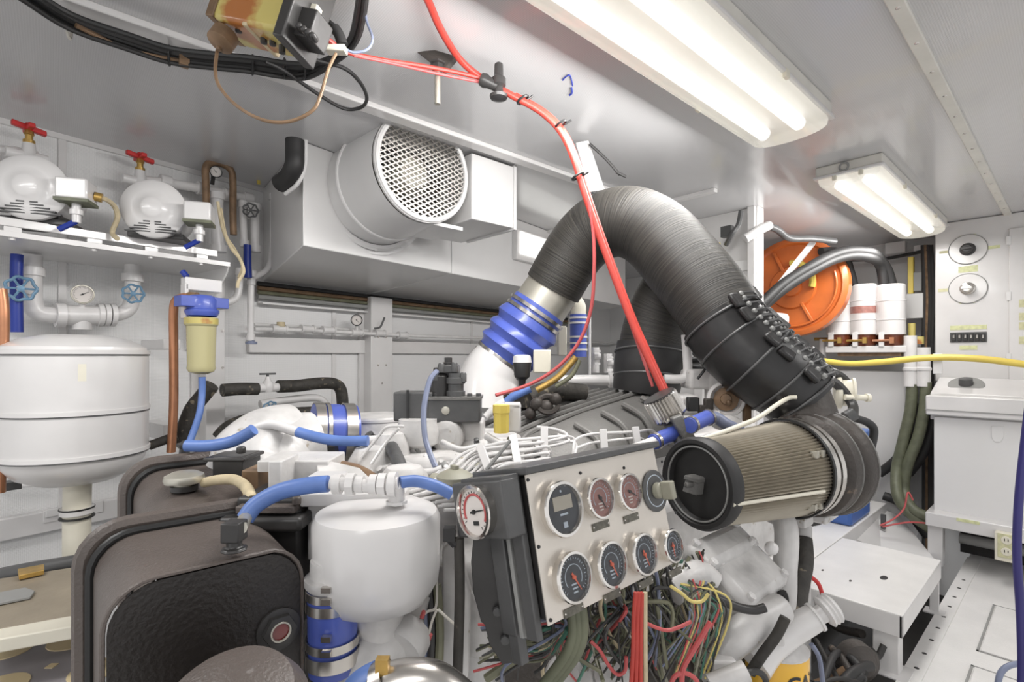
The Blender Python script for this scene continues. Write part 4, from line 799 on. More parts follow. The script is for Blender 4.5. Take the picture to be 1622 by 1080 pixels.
for y in (2.4, 4.1):
    m = MB(); m.ab((-1.0, y, -1.7), (-.95, y+.05, PZ-.05)); t.add('leg', m, M['white'], bevel=.003)
t = T('gusset_box', 'slanting white plate box between the platform and the console', 'casing', P(1430, 870, 3.2))
m = MB(); m.prism([P(1388, 803, 3.5), P(1424, 815, 3.45), P(1481, 886, 3.0), P(1395, 868, 3.0)], C3*.02-U3*.01); t.add('slanted_plate', m, M['duct'], bevel=.002)
m = MB(); m.prism([P(1340, 850, 3.0), P(1390, 803, 3.45), P(1396, 832, 3.4), P(1396, 868, 3.0)], C3*.02); t.add('side_plate', m, M['white'], bevel=.002)
m = MB(); m.box(P(1399, 826, 3.2), (.012, .012, .045)); t.add('bolt', m, M['dgrey'])
t = T('storage_box', 'blue plastic storage box on the walkway behind the turbocharger', 'box', (-1.0, 3.8, PZ))
m = MB(); m.ab((-1.12, 3.45, PZ), (-.895, 3.85, -.47)); t.add('body', m, M['bluebox'], bevel=.02)
m = MB(); m.ab((-1.13, 3.44, -.50), (-.888, 3.86, -.455)); t.add('lid', m, M['bluehose'], bevel=.01)
m = MB(); m.ab((-.896, 3.60, -.64), (-.884, 3.72, -.56)); t.add('handle', m, M['darkblue'], bevel=.004)
# right-edge cable
m = MB(); m.tube([P(x, y, d) for x, y, d in ((1665, 90, 1.5), (1660, 320, 1.5), (1640, 560, 1.5), (1626, 680, 1.5), (1614, 790, 1.5), (1611, 880, 1.5), (1616, 960, 1.5), (1619, 1040, 1.5), (1618, 1130, 1.5))], .011, 10); S('cable', 'thick dark violet cable hanging down the right edge of the photo', 'cable', m, M['purple'])
m = MB(); m.tube([P(x, y, d) for x, y, d in ((1640, 1050, 1.7), (1612, 1051, 1.7), (1592, 1058, 1.7), (1582, 1075, 1.7), (1580, 1110, 1.7))], .009, 10); S('cable', 'grey cable loop at the bottom right corner', 'cable', m, M['tube'])
# workbench bottom left
t = T('work_bench', 'worn wooden bench board with white edging at bottom left', 'bench', P(60, 960, 1.1))
bz = -.60
q = lambda x, y: ZP(x, y, bz)
b0, b1, b2, b3 = q(-60, 925), q(150, 893), q(150, 968), q(-60, 1006)
m = MB(); m.prism([b0, b1, b2, b3], (0, 0, -.02)); t.add('board', m, M['wood'], bevel=.002)
m = MB(); m.prism([b3, b2, b2+(b2-b1)*.18, b3+(b3-b0)*.16], (0, 0, -.03)); m.prism([b1, b1+(b1-b0)*.04, b2+(b1-b0)*.04, b2], (0, 0, -.03)); t.add('edging', m, M['cream'], bevel=.003)
m = MB(); m.prism([q(28, 910)+U3*.004, q(70, 902)+U3*.004, q(70, 912)+U3*.004, q(30, 921)+U3*.004], (0, 0, .012)); S('brass_strip', 'small perforated brass strip lying on the wooden bench board', 'bracket', m, M['brass'], bevel=.001)
m = MB(); m.prism([q(-30, 948)+U3*.002, q(40, 935)+U3*.002, q(55, 940)+U3*.002, q(48, 950)+U3*.002, q(-30, 966)+U3*.002], (0, 0, .006)); S('paper_sheet', 'crumpled grey sheet lying on the wooden bench board', 'sheet', m, M['seam'], bevel=.001)
t = T('printed_sheet', 'sheet with grey and tan rounded pattern below the bench board', 'sheet', ZP(60, 1050, -.72))
g = lambda x, y: ZP(x, y, -.72)
m = MB(); m.prism([g(-60, 1010), g(158, 975), g(158, 1120), g(-60, 1150)], (0, 0, -.01)); t.add('sheet', m, M['greyp'])
for x, y, r in ((118, 1012, .055), (150, 1062, .05), (0, 1088, .05), (15, 1030, .045)):
    m = MB(); m.lathe(g(x, y), U3, [(0, r), (.002, r*.99)], 32); t.add('tan_disc', m, M['tan'])
m = MB(); c = g(82, 1055); m.box(c+U3*.001, (.009, .009, .001), (R3, C3, U3)); t.add('tan_diamond', m, M['tan'])
m = MB(); m.lathe(g(128, 998)+U3*.003, U3, [(0, .009), (.001, .009)], 20); t.add('brown_dot', m, M['wood'])
# ================================================================ the engine
X1 = V((1, 0, 0)); Y1 = V((0, 1, 0))
def bx(m, px, py, d, h, ax=None): return m.box(P(px, py, d), h, ax or (X1, Y1, U3))
E_ = T('diesel_engine', 'white painted marine diesel engine filling the middle of the room', 'engine', (-1.1, 1.4, -1.5))
m = MB(); m.ab((-1.42, .62, -1.5), (-.80, 2.3, -.42)); E_.add('engine_block', m, M['white2'], bevel=.03)
m = MB(); m.ab((-1.35, .55, -1.5), (-.86, .62, -.50)); E_.add('front_cover', m, M['white2'], bevel=.02)
bk = (V((.80, 0, -.60)).normalized(), Y1, V((.60, 0, .80)).normalized())
m = MB(); m.ab((-1.36, .85, -.45), (-.90, 2.2, -.27)); E_.add('cylinder_head', m, M['white2'], bevel=.03)
# rocker covers on the near bank
for cx, cy, hx, hy, hz in ((1136, 872, .034, .115, .03), (1172, 920, .058, .105, .045)):
    c = P(cx, cy, 1.12); m = MB(); m.box(c, (hx, hy, hz), bk); r_ = E_.add('rocker_cover', m, M['white2'], bevel=.018)
    m = MB(); m.box(c-bk[2]*(hz-.004), (hx+.010, hy+.008, .006), bk); E_.add('gasket_flange', m, M['white2'], r_, bevel=.003)
    for a, b in ((-.7, -.8), (.7, -.8), (-.7, .8), (.7, .8)):
        m = MB(); m.bolt(c+bk[0]*a*hx+bk[1]*b*hy+bk[2]*(hz-.006), bk[2], .009, .012); E_.add('bolt', m, M['white'], r_)
m = MB(); m.ball(P(1222, 868, 1.08), .014, 12, 8); E_.add('cap_nut', m, M['white'])
m = MB(); m.tube([P(1062, 935, .98), P(1090, 915, 1.0), P(1110, 912, 1.02), P(1125, 925, 1.02)], .03, 12); E_.add('breather_elbow', m, M['white2'])
# grey finned cover
t = T('aftercooler_cover', 'dark grey ribbed cast cover on top of the engine', 'cover', (-1.05, 1.2, -.27))
x0, x1, y0, y1, zt3 = -1.27, -.84, .93, 1.50, -.125
m = MB(); pr = [(x0, -.30), (x0, zt3-.03), (x0+.04, zt3), (x1-.12, zt3), (x1-.03, zt3-.035), (x1, zt3-.08), (x1, -.30)]
rings = []
sl = lambda y: -.095*max(0, (1.45-y)/.52)**1.2
for y, k, dz in ((y0-.03, .90, -.16), (y0-.01, .97, -.12), (y0+.03, 1, sl(y0+.03)), (y0+.25, 1, sl(y0+.25)), (y1, 1, sl(y1))):
    xc = (x0+x1)/2; rings.append([m.av((xc+(x-xc)*k, y, z if z < -.29 else z+dz)) for x, z in pr])
for i in range(4):
    for j in range(len(pr)-1): m.f.append((rings[i][j], rings[i+1][j], rings[i+1][j+1], rings[i][j+1]))
m.f.append(tuple(rings[0])); m.f.append(tuple(reversed(rings[-1]))); 
m.f = [tuple(reversed(f)) for f in m.f]; t.add('shell', m, M['grey'])
for i in range(6):
    m = MB(); x = x0+.05+i*.042; m.tube([(x, y0+.01, zt3+sl(y0)-.01), (x, y0+.06, zt3+sl(y0+.06)+.003), (x, y0+.25, zt3+sl(y0+.25)+.003), (x, y1-.02, zt3+.003)], .009, 8, k=4); t.add('rib', m, M['grey'])
for y in (1.08, 1.20, 1.30, 1.40):
    m = MB(); m.tube([(x1-.10, y, zt3+sl(y)), (x1-.03, y, zt3-.03+sl(y)), (x1+.003, y, zt3-.08+sl(y)), (x1+.003, y, -.27)], .009, 8, k=4); t.add('side_rib', m, M['grey'])
for x, y in ((x0+.03, y0+.03), (x1-.08, y0+.05), (x1-.06, y1-.05)):
    m = MB(); m.bolt((x, y, zt3-.01+sl(y)), U3, .012, .014); t.add('bolt', m, M['dgrey'])
m = MB(); bx(m, 855, 632, 1.7, (.07, .10, .02)); m.tube([P(835, 632, 1.6), P(870, 618, 1.65), P(925, 622, 1.7)], .03, 10); S('exhaust_wrap', 'dark lagged pipe left of the ribbed cover', 'pipe', m, M['insul'])

# injection lines
t = T('fuel_lines', 'set of thin white steel fuel lines bent over the engine top', 'fuel lines', P(780, 740, 1.0))
fl_ = [
 [(606, 782, .93), (660, 776, .95), (700, 752, .98), (735, 718, 1.02), (800, 700, 1.06), (850, 694, 1.1), (905, 692, 1.15), (908, 712, 1.13), (906, 726, 1.12)],
 [(640, 775, .95), (690, 765, .97), (725, 738, .99), (752, 715, 1.02), (810, 706, 1.06), (862, 700, 1.10), (898, 690, 1.14), (880, 680, 1.15), (850, 676, 1.15)],
 [(655, 785, .94), (705, 772, .96), (740, 745, .98), (770, 722, 1.01), (830, 714, 1.05), (868, 708, 1.08), (870, 730, 1.08)],
 [(670, 792, .93), (715, 780, .95), (752, 752, .97), (786, 729, 1.0), (836, 722, 1.04), (866, 718, 1.06), (868, 724, 1.06), (866, 738, 1.06)],
 [(690, 795, .92), (725, 788, .94), (765, 760, .96), (800, 737, .99), (850, 730, 1.02), (905, 724, 1.06)],
 [(700, 800, .91), (740, 795, .93), (775, 768, .95), (812, 745, .98), (850, 738, 1.0)],
 [(572, 725, 1.1), (600, 690, 1.12), (614, 676, 1.12), (640, 675, 1.12)], [(588, 735, 1.08), (612, 700, 1.1), (632, 678, 1.1)],
 [(905, 700, 1.16), (925, 690, 1.18), (955, 686, 1.2), (1005, 684, 1.24), (1030, 681, 1.26), (1040, 688, 1.26)],
 [(908, 712, 1.15), (935, 702, 1.18), (965, 698, 1.2), (1012, 694, 1.24), (1024, 702, 1.25)],
 [(910, 722, 1.13), (945, 714, 1.16), (950, 722, 1.16), (940, 732, 1.14)], [(958, 716, 1.17), (975, 710, 1.18), (985, 722, 1.18)]]
for i, g in enumerate(fl_):
    m = MB(); m.tube([P(*p) for p in g], .0034, 8); t.add('fuel_line', m, M['white'])
    if i < 6:
        m = MB(); m.tube([P(x+3, y+8, d-.004) for x, y, d in g[:-1]], .0034, 8); t.add('fuel_line', m, M['white'])
for a, b in (((862, 676, 1.12), (862, 730, 1.08)), ((955, 680, 1.18), (958, 718, 1.16)), ((1006, 676, 1.22), (1010, 702, 1.21)), ((760, 705, 1.02), (775, 745, .97)), ((812, 690, 1.06), (822, 740, 1.0)), ((700, 745, .96), (716, 790, .93))):
    m = MB(); A_, B_ = P(*a), P(*b); d_ = (B_-A_); m.box((A_+B_)/2, (d_.length/2, .008, .005), (d_.normalized(), (d_.cross(C3)).normalized(), d_.cross(d_.cross(C3)).normalized())); t.add('line_clamp', m, M['white'], bevel=.001)
m = MB(); A_, B_ = P(770, 744, .95), P(808, 698, .98); m.tube([A_, B_], .0035, 6, smooth=False); t.add('clamp_rod', m, M['seam'], label='grey clamp rod')

# governor (actuator)
t = T('governor', 'dark grey governor actuator with a tower standing on the engine front', 'governor', P(700, 665, 1.3))
m = MB(); bx(m, 658, 642, 1.3, (.048, .036, .036), (R3, C3, U3)); g1 = t.add('left_housing', m, M['dgrey'], bevel=.004)
m = MB(); bx(m, 646, 642, 1.262, (.003, .004, .038), (R3, C3, U3)); bx(m, 637, 661, 1.3, (.012, .03, .006), (R3, C3, U3)); t.add('housing_seam', m, M['blk'], g1)
m = MB(); bx(m, 722, 648, 1.3, (.064, .04, .029), (R3, C3, U3)); g2 = t.add('main_housing', m, M['dgrey'], bevel=.004)
m = MB(); bx(m, 722, 629, 1.3, (.067, .043, .004), (R3, C3, U3)); t.add('cover_plate', m, M['grey'], g2, bevel=.001)
m = MB(); m.lathe(P(706, 650, 1.262), -C3, [(0, .011), (.004, .010), (.005, .006)], 14); t.add('plug', m, M['alu'], g2)
for x in (663, 744, 758, 690):
    m = MB(); m.lathe(P(x, 627, 1.28), U3, [(-.004, .007), (.006, .007), (.007, .004)], 6); t.add('bolt', m, M['dgrey'], g2)
c = P(696, 627, 1.3)
m = MB(); m.lathe(c, U3, [(0, .026), (.05, .026), (.055, .022), (.058, .018)], 24); t.add('tower_barrel', m, M['blackp'])
c = P(722, 627, 1.29)
m = MB(); m.lathe(c, U3, [(0, .024), (.012, .024), (.014, .020), (.03, .020), (.032, .024), (.045, .024), (.047, .019), (.058, .019)], 24); t.add('tower_barrel', m, M['dgrey'])
m = MB(); bx(m, 708, 604, 1.32, (.032, .026, .036), (R3, C3, U3)); t.add('tower_body', m, M['blackp'], bevel=.004)
m = MB(); bx(m, 711, 584, 1.3, (.026, .022, .010), (R3, C3, U3)); t.add('tower_cap', m, M['dgrey'], bevel=.003)
m = MB(); m.lathe(P(710, 579, 1.3), U3, [(0, .016), (.008, .016), (.009, .010), (.020, .010), (.021, .007)], 8); t.add('top_nut', m, M['blackp'])
for x, y in ((699, 577), (720, 576), (734, 592), (690, 590)):
    m = MB(); m.lathe(P(x, y, 1.28), U3, [(-.02, .008), (.0, .008), (.004, .005)], 8); t.add('bolt', m, M['dgrey'])
m = MB(); m.tube([P(x, y, d) for x, y, d in ((692, 588, 1.22), (682, 600, 1.2), (675, 625, 1.18), (671, 655, 1.16), (673, 690, 1.14), (680, 715, 1.12), (690, 740, 1.1))], .0065, 8); S('hose', 'bluish grey hose curving down in front of the governor', 'hose', m, M['tube'])
# white castings under / around governor
m = MB(); m.lathe(P(662, 740, 1.25), U3, [(0, .04), (.02, .034), (.05, .034), (.06, .05), (.09, .052), (.11, .046), (.118, .046)], 24); E_.add('front_housing', m, M['white2'])
m = MB(); bx(m, 722, 690, 1.35, (.075, .05, .045), (R3, C3, U3)); m.lathe(P(708, 690, 1.28), -C3, [(-.02, .045), (.02, .042), (.03, .03)], 20); E_.add('governor_drive', m, M['white2'], bevel=.012)
m = MB(); bx(m, 690, 745, 1.25, (.12, .12, .05), (R3, C3, U3)); bx(m, 760, 720, 1.4, (.12, .12, .06), (R3, C3, U3)); E_.add('timing_cover', m, M['white2'], bevel=.03)
m = MB(); bx(m, 812, 660, 1.25, (.02, .02, .035), (R3, C3, U3)); bx(m, 806, 643, 1.25, (.03, .02, .006), (R3, C3, U3)); E_.add('bracket', m, M['white'], bevel=.004)
m = MB(); m.lathe(P(794, 685, 1.2), U3, [(0, .018), (.045, .018), (.047, .02), (.065, .02)], 8); S('pressure_switch', 'yellow and dark small canister standing on the engine top', 'sensor', m, M['yellow'])
m = MB(); bx(m, 793, 652, 1.22, (.018, .014, .010), (R3, C3, U3)); S('sensor_cap', 'olive brown block above the small yellow canister', 'sensor', m, M['brown'], bevel=.003)
for i, (a, b, r, lab) in enumerate((((620, 708, 1.15), (650, 790, 1.0), .015, 'dark grey hose running down among the white fuel lines'), ((532, 738, 1.1), (616, 778, .95), .014, 'brownish hose lying across behind the white pot'))):
    A_, B_ = P(*a), P(*b); m = MB(); m.tube([A_, (A_+B_)/2+U3*.01, B_], r, 10); S('hose', lab, 'hose', m, M['dgrey' if i == 0 else 'brown'])
for px, py, d, r, h in ((588, 745, 1.15, .05, .05), (620, 720, 1.2, .04, .05), (640, 770, 1.05, .05, .04), (735, 745, 1.2, .03, .04), (560, 765, 1.1, .05, .03)):
    m = MB(); m.lathe(P(px, py, d), U3, [(-.06, r*1.2), (0, r*1.1), (h*.5, r), (h, r*.7), (h*1.1, r*.3)], 18); E_.add('casting_boss', m, M['white2'])
m = MB(); bx(m, 418, 775, 1.03, (.03, .03, .045), (R3, C3, U3)); E_.add('brown_side_plate', m, M['brown'], bevel=.003)
# left white casting (water manifold) and clamp coupler
m = MB(); m.tube([P(470, 690, 1.35), P(430, 705, 1.3), P(400, 740, 1.25), P(392, 790, 1.2)], [.085, .10, .11, .11], 20); m.tube([P(500, 700, 1.35), P(455, 715, 1.3), P(440, 760, 1.25)], [.08, .09, .09], 20); E_.add('water_manifold', m, M['white2'])
m = MB(); m.tube([P(400, 680, 1.22), P(430, 672, 1.22), P(470, 684, 1.22)], .012, 10); m.tube([P(583, 698, 1.2), P(605, 697, 1.2), P(640, 695, 1.2)], .012, 10); S('pipe', 'white pipe between the two blue hoses on the manifold', 'pipe', m, M['whitepipe'])
t = T('hose_coupling', 'blue coupling with wide steel clamps between white castings, behind the front pipes', 'coupling', P(535, 720, 1.4))
hv = (P(560, 690, 1.42)-P(510, 690, 1.38)).normalized(); A_ = P(494, 690, 1.42)
m = MB(); m.lathe(A_, hv, [(0, .088), (.115, .088)], 32); t.add('sleeve', m, M['blue'])
for o, w_ in ((0, .026), (.03, .010), (.078, .03)):
    m = MB(); m.lathe(A_+hv*o, hv, [(0, .090), (0, .093), (w_, .093), (w_, .090)], 32, caps=False); t.add('clamp', m, M['steel'])
m = MB(); m.lathe(A_+hv*.045, hv, [(0, .0), (0, .0895), (.03, .0895)], 32, caps=False, u=U3); t.add('clamp_band', m, M['blue'])
m = MB(); bx(m, 522, 735, 1.36, (.02, .02, .05), (R3, C3, U3)); t.add('clamp_bolt', m, M['blk'])
t = T('header_tank', 'white round header tank behind the blue and steel coupling', 'tank', P(600, 760, 1.6))
c = P(598, 760, 1.6); hh = (760-657)/FPX*1.6
m = MB(); m.lathe(c, U3, [(0, .105), (hh-.01, .105), (hh, .10), (hh+.002, .0)], 40, caps=False); t.add('shell', m, M['white2'])
m = MB(); m.lathe(c+U3*(hh-.012), U3, [(0, .107), (.008, .107)], 40); t.add('rim', m, M['white'])
for pts, lab, r in (((((295, 706, 1.12), (330, 706, 1.12), (365, 700, 1.12), (390, 688, 1.12), (402, 680, 1.12)), 'blue hose rising from the rear black tank to the manifold', .013)), ((((472, 684, 1.15), (500, 692, 1.14), (535, 698, 1.14), (583, 698, 1.14)), 'blue hose drooping in front of the blue coupling', .012)), ((((388, 822, .80), (405, 800, .81), (440, 780, .82), (480, 770, .82), (520, 766, .82)), 'blue hose arching from the front black tank to the pot', .0135)), ((((634, 764, .82), (660, 762, .83), (690, 770, .83), (716, 783, .83)), 'blue hose from the pot valve to the small gauge box', .010)),
                     ((((905, 728, 1.15), (880, 738, 1.1)), 'blue stub', .01))):
    if lab == 'blue stub': continue
    m = MB(); m.tube([P(*p) for p in pts], r, 12); S('hose', lab, 'hose', m, M['bluehose'])

# black tanks bottom left
def btank(name, lab, xf, xb, ya, yb_, zt4, slope, rim):
    t = T(name, lab, 'tank', ((xf+xb)/2, (ya+yb_)/2, -1.0))
    r = .055; n = 6
    def prof(ya, yb_, zt4, zb4):
        o = [(ya, zb4), (ya, zt4-r)]+[(ya+r-r*math.cos(PI/2*i/n), zt4-r+r*math.sin(PI/2*i/n)) for i in range(1, n+1)]
        o += [(yb_-r+r*math.sin(PI/2*i/n), zt4-r+r*math.cos(PI/2*i/n)) for i in range(1, n)]+[(yb_, zt4-r), (yb_, zb4)]; return o
    m = MB(); A_ = [m.av((xf, y, z)) for y, z in prof(ya, yb_, zt4, -1.0)]; B_ = [m.av((xb, y, z+slope)) for y, z in prof(ya, yb_, zt4, -1.0)]; k = len(A_)
    for j in range(k): m.f.append((A_[j], B_[j], B_[(j+1) % k], A_[(j+1) % k]))
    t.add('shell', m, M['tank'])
    m = MB(); ff = [V((xf, y, z)) for y, z in prof(ya+.004, yb_-.004, zt4-.004, -1.0)]; m.prism(ff, (.002, 0, 0)); t.add('front_face', m, M['tankshade'])
    m = MB(); m.tube([V((xf, y, z)) for y, z in prof(ya, yb_, zt4, -1.0)], .003, 6, smooth=False); t.add('front_edge', m, M['tank'])
    if rim:
        m = MB(); m.tube([V((xb, y, z+slope)) for y, z in prof(ya-.012, yb_+.012, zt4+.012, -1.0)], .013, 8, smooth=False); t.add('rear_flange', m, M['tank'])
        m = MB(); m.tube([V((xb+.016, y, z+slope)) for y, z in prof(ya-.004, yb_+.004, zt4+.003, -1.0)], .006, 8, smooth=False); t.add('gasket', m, M['blk'])
    return t
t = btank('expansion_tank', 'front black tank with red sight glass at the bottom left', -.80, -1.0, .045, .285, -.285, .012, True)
c = PL(440, 995, V((-.80, 0, 0)), X1)
m = MB(); m.lathe(c, X1, [(0, .031), (.006, .031), (.007, .024)], 24); sg_ = t.add('sight_glass_base', m, M['blackp'])
m = MB(); m.lathe(c, X1, [(0, .026), (.014, .024), (.015, .016), (.010, .014)], 6, caps=False); t.add('hex_nut', m, M['blackp'], sg_)
m = MB(); m.ring(c+X1*.014, X1, .0135, .0018, 28, 6); t.add('bezel', m, M['alu'], sg_)
m = MB(); m.lathe(c, X1, [(0, .0125), (.012, .0125)], 24); t.add('red_lens', m, M['redlens'], sg_, label='red lens')
m = MB(); c = V((-.885, P(372, 860, .8).y, -.275)); c = ZP(371, 872, -.275)
m = MB(); m.lathe(c, U3, [(0, .018), (.004, .018), (.006, .011), (.016, .011)], 8); m.box(c+U3*.028, (.013, .013, .014), (R3, C3, U3)); t.add('elbow_fitting', m, M['blackp'], bevel=.002, label='black elbow fitting')
m = MB(); m.cyl(c+U3*.032+R3*.008, P(389, 820, .8), .010, 10); t.add('hose_tail', m, M['alu'], label='steel hose tail')
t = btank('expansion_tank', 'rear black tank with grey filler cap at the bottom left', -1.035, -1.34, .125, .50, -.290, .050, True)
c = ZP(292, 765, -.250)
m = MB(); m.lathe(c, U3, [(-.012, .018), (.0, .018), (.002, .034), (.008, .036), (.016, .034), (.022, .022), (.024, .010)], 28); t.add('filler_cap', m, M['alu'], label='grey filler cap')
m = MB(); m.lathe(c-U3*.014, U3, [(0, .024), (.010, .024)], 18); t.add('filler_neck', m, M['blackp'])
m = MB(); m.lathe(P(292, 710, 1.18), U3, [(-.02, .012), (0, .010), (.006, .016), (.012, .016)], 8); m.tube([P(290, 704, 1.16), P(312, 707, 1.15)], .010, 8, smooth=False); t.add('elbow_fitting', m, M['blackp'])
m = MB(); m.tube([P(324, 764, 1.02), P(345, 760, 1.0), P(372, 760, .98), (P(390, 772, .95)), P(399, 792, .9)], .010, 10); S('hose', 'tan overflow hose from the grey filler cap', 'hose', m, M['rope'])
m = MB(); m.box(P(376, 744, 1.12), (.032, .04, .036), (R3, C3, U3)); m.box(P(372, 722, 1.12), (.044, .045, .004), (R3, C3, U3)); m.lathe(P(382, 712, 1.1), U3, [(-.008, .010), (.006, .010), (.007, .005)], 8); S('junction_box', 'small black lidded box behind the filler cap', 'box', m, M['blackp'], bevel=.003)
m = MB(); bx(m, 448, 872, .95, (.055, .06, .115), (R3, C3, U3)); bx(m, 440, 812, .93, (.07, .07, .012), (R3, C3, U3)); S('radiator_core', 'dark box between the front black tank and the white pot', 'box', m, M['blackp'], bevel=.006)
m = MB(); bx(m, 432, 800, .90, (.05, .03, .006), (R3, C3, U3)); m.lathe(P(470, 795, .88), U3, [(-.004, .008), (.008, .008), (.010, .004)], 8); S('lug_plate', 'dark lug plate with bolt on top of the dark box', 'bracket', m, M['tank'], bevel=.002)
m = MB(); c = P(372, 1160, .58); m.lathe(c, (0.30, -.25, .9), [(-.12, .083), (.02, .083), (.05, .070), (.062, .040), (.065, 0)], 40, caps=False); S('air_horn', 'dull grey rounded canister top at the bottom edge', 'canister', m, M['tank'])

# white pot in front of the engine
d = .85; PX = P(598, 860, d); zt5 = -.250; zb5 = -.365; RP = .103
t = T('coolant_pot', 'glossy white round pot with domed bottom in the foreground', 'tank', (PX.x, PX.y, zb5-.05))
m = MB(); b0 = V((PX.x, PX.y, 0)); m.lathe(b0, U3, [(zb5-.048, .03), (zb5-.046, .055), (zb5-.032, .085), (zb5-.005, .100), (zb5+.02, RP), (zt5-.018, RP), (zt5-.006, RP-.006), (zt5, RP-.02), (zt5+.004, .04), (zt5+.005, 0)], 56, caps=False); t.add('shell', m, M['white'])
m = MB(); m.lathe(b0, U3, [(zb5-.14, .030), (zb5-.10, .035), (zb5-.04, .05)], 24); t.add('neck', m, M['white2'])
m = MB(); m.tube([P(524, 764, .82), P(560, 768, .82), P(598, 770, .82), P(632, 766, .82)], .011, 12); pv = t.add('top_pipe', m, M['whitepipe'])
for x, r in ((535, .016), (556, .018), (570, .014), (592, .016), (606, .018), (622, .020)):
    m = MB(); c = P(x, 767, .82); m.lathe(c-R3*.006, R3, [(0, r), (.012, r)], 8 if x in (556, 606) else 16); t.add('union_nut', m, M['whitepipe'], pv)
m = MB(); m.cyl(P(626, 766, .82), P(628, 792, .84), .014, 12); m.cyl(P(628, 792, .84), P(628, 797, .84), .018, 8); t.add('stand_pipe', m, M['whitepipe'], pv)
m = MB(); bx(m, 520, 815, .93, (.03, .02, .075), (R3, C3, U3)); bx(m, 565, 785, .92, (.09, .03, .012), (R3, C3, U3)); t.add('mounting_bracket', m, M['white'], bevel=.003)
m = MB(); bx(m, 480, 745, 1.05, (.07, .05, .03), (R3, C3, U3)); bx(m, 450, 765, .98, (.012, .04, .05), (R3, C3, U3)); m.prism([P(500, 728, 1.02), P(570, 745, 1.0), P(600, 775, .96), P(505, 770, .96)], U3*.006); E_.add('casting_bracket', m, M['white2'], bevel=.006)
# pot's blue hose with clamps
t = T('blue_hose_joint', 'dark blue hose joint with steel band clamps below the white pot', 'coupling', P(525, 1055, .8))
c0 = P(527, 1060, .80); cz = lambda y: (1060-y)/FPX*.8
m = MB(); m.lathe(c0, U3, [(0, .036), (cz(1010), .037), (cz(930), .038)], 32); t.add('hose', m, M['blue'])
for y0_, y1_ in ((928, 940), (945, 960), (1005, 1018), (1025, 1046)):
    m = MB(); m.lathe(c0+U3*cz(y1_), U3, [(0, .0385), (0, .0405), (cz(y0_)-cz(y1_), .0405), (cz(y0_)-cz(y1_), .0385)], 32, caps=False); cl_ = t.add('clamp', m, M['steel'])
    m = MB(); bx(m, 517, (y0_+y1_)/2, .757, (.007, .004, .004), (R3, C3, U3)); t.add('clamp_screw', m, M['steel'], cl_)
m = MB(); m.lathe(P(527, 925, .8), U3, [(-.004, .036), (.004, .042), (.014, .042), (.016, .034), (.04, .033)], 28); t.add('spigot', m, M['white2'])
# pipes below the pot
m = MB(); m.tube([P(640, 940, .92), P(632, 975, .9), P(635, 1010, .88), P(610, 1020, .85), P(570, 1045, .82), P(545, 1095, .8)], [.05, .045, .036, .034, .032, .032], 20); S('pipe', 'off-white elbow pipe curving down below the white pot', 'pipe', m, M['white2'])
m = MB(); c = P(640, 1012, .86); m.lathe(c, V((.2, -.4, -.2)), [(-.02, .040), (-.008, .044), (.008, .044), (.02, .040)], 20); S('pipe_flange', 'white swollen joint on the elbow pipe below the pot', 'fitting', m, M['white2'])
m = MB(); m.tube([P(585, 1115, .66), P(610, 1090, .66), P(645, 1080, .66), P(690, 1085, .66), P(735, 1120, .66)], .028, 20); S('pipe', 'shiny stainless elbow pipe at the bottom edge', 'pipe', m, M['steel'])
t = T('band_clamp', 'steel band clamp with tan bolt where blue hose meets the stainless elbow', 'clamp', P(608, 1080, .66))
m = MB(); a = P(612, 1088, .66); m.lathe(a, P(640, 1080, .66)-P(600, 1100, .66), [(-.008, .030), (-.008, .033), (.008, .033), (.008, .030)], 28, caps=False); t.add('band', m, M['steel'])
m = MB(); bx(m, 606, 1057, .65, (.008, .006, .012), (R3, C3, U3)); t.add('bolt', m, M['brass'])
m = MB(); m.tube([P(560, 1125, .67), P(580, 1098, .67), P(604, 1085, .67)], .031, 18); S('hose', 'pale blue hose end at the bottom edge left of the stainless elbow', 'hose', m, M['bluehose'])
for a, b, mt, lab in (((670, 925), (668, 1075), 'tube', 'grey upright cable right of the white pot'), ((680, 930), (682, 1075), 'blackp', 'black upright hose right of the white pot'), ((692, 925), (694, 1070), 'olive', 'olive upright hose right of the white pot'), ((660, 950), (655, 1060), 'dgrey', 'dark upright hose close under the white pot')):
    m = MB(); A_, B_ = P(*a, .92), P(*b, .9); m.tube([A_, (A_+B_)/2+R3*.004, B_], .008, 8); S('cable', lab, 'cable', m, M[mt])
for pts, lab in ((((690, 880), (692, 930), (690, 962), (678, 968), (668, 976)), 'thin cream wire with upper red ring terminal'), (((692, 965), (684, 985), (678, 1012)), 'thin grey wire with lower red ring terminal'), (((694, 965), (710, 980), (722, 990)), 'thin cream wire running to the mottled upright rod')):
    t = T('wire', lab, 'wire', P(*pts[-1], .86)); m = MB(); m.tube([P(x, y, .86) for x, y in pts], .0022, 6); t.add('strand', m, M['whitew'])
    if 'ring' in lab:
        x, y = pts[-1]; m = MB(); m.cyl(P(x+4, y-8, .86), P(x, y+2, .86), .004, 8); t.add('red_sleeve', m, M['pink']); m = MB(); m.ring(P(x-1, y+7, .86), -C3, .004, .0012, 12, 6); t.add('ring_terminal', m, M['steel'])

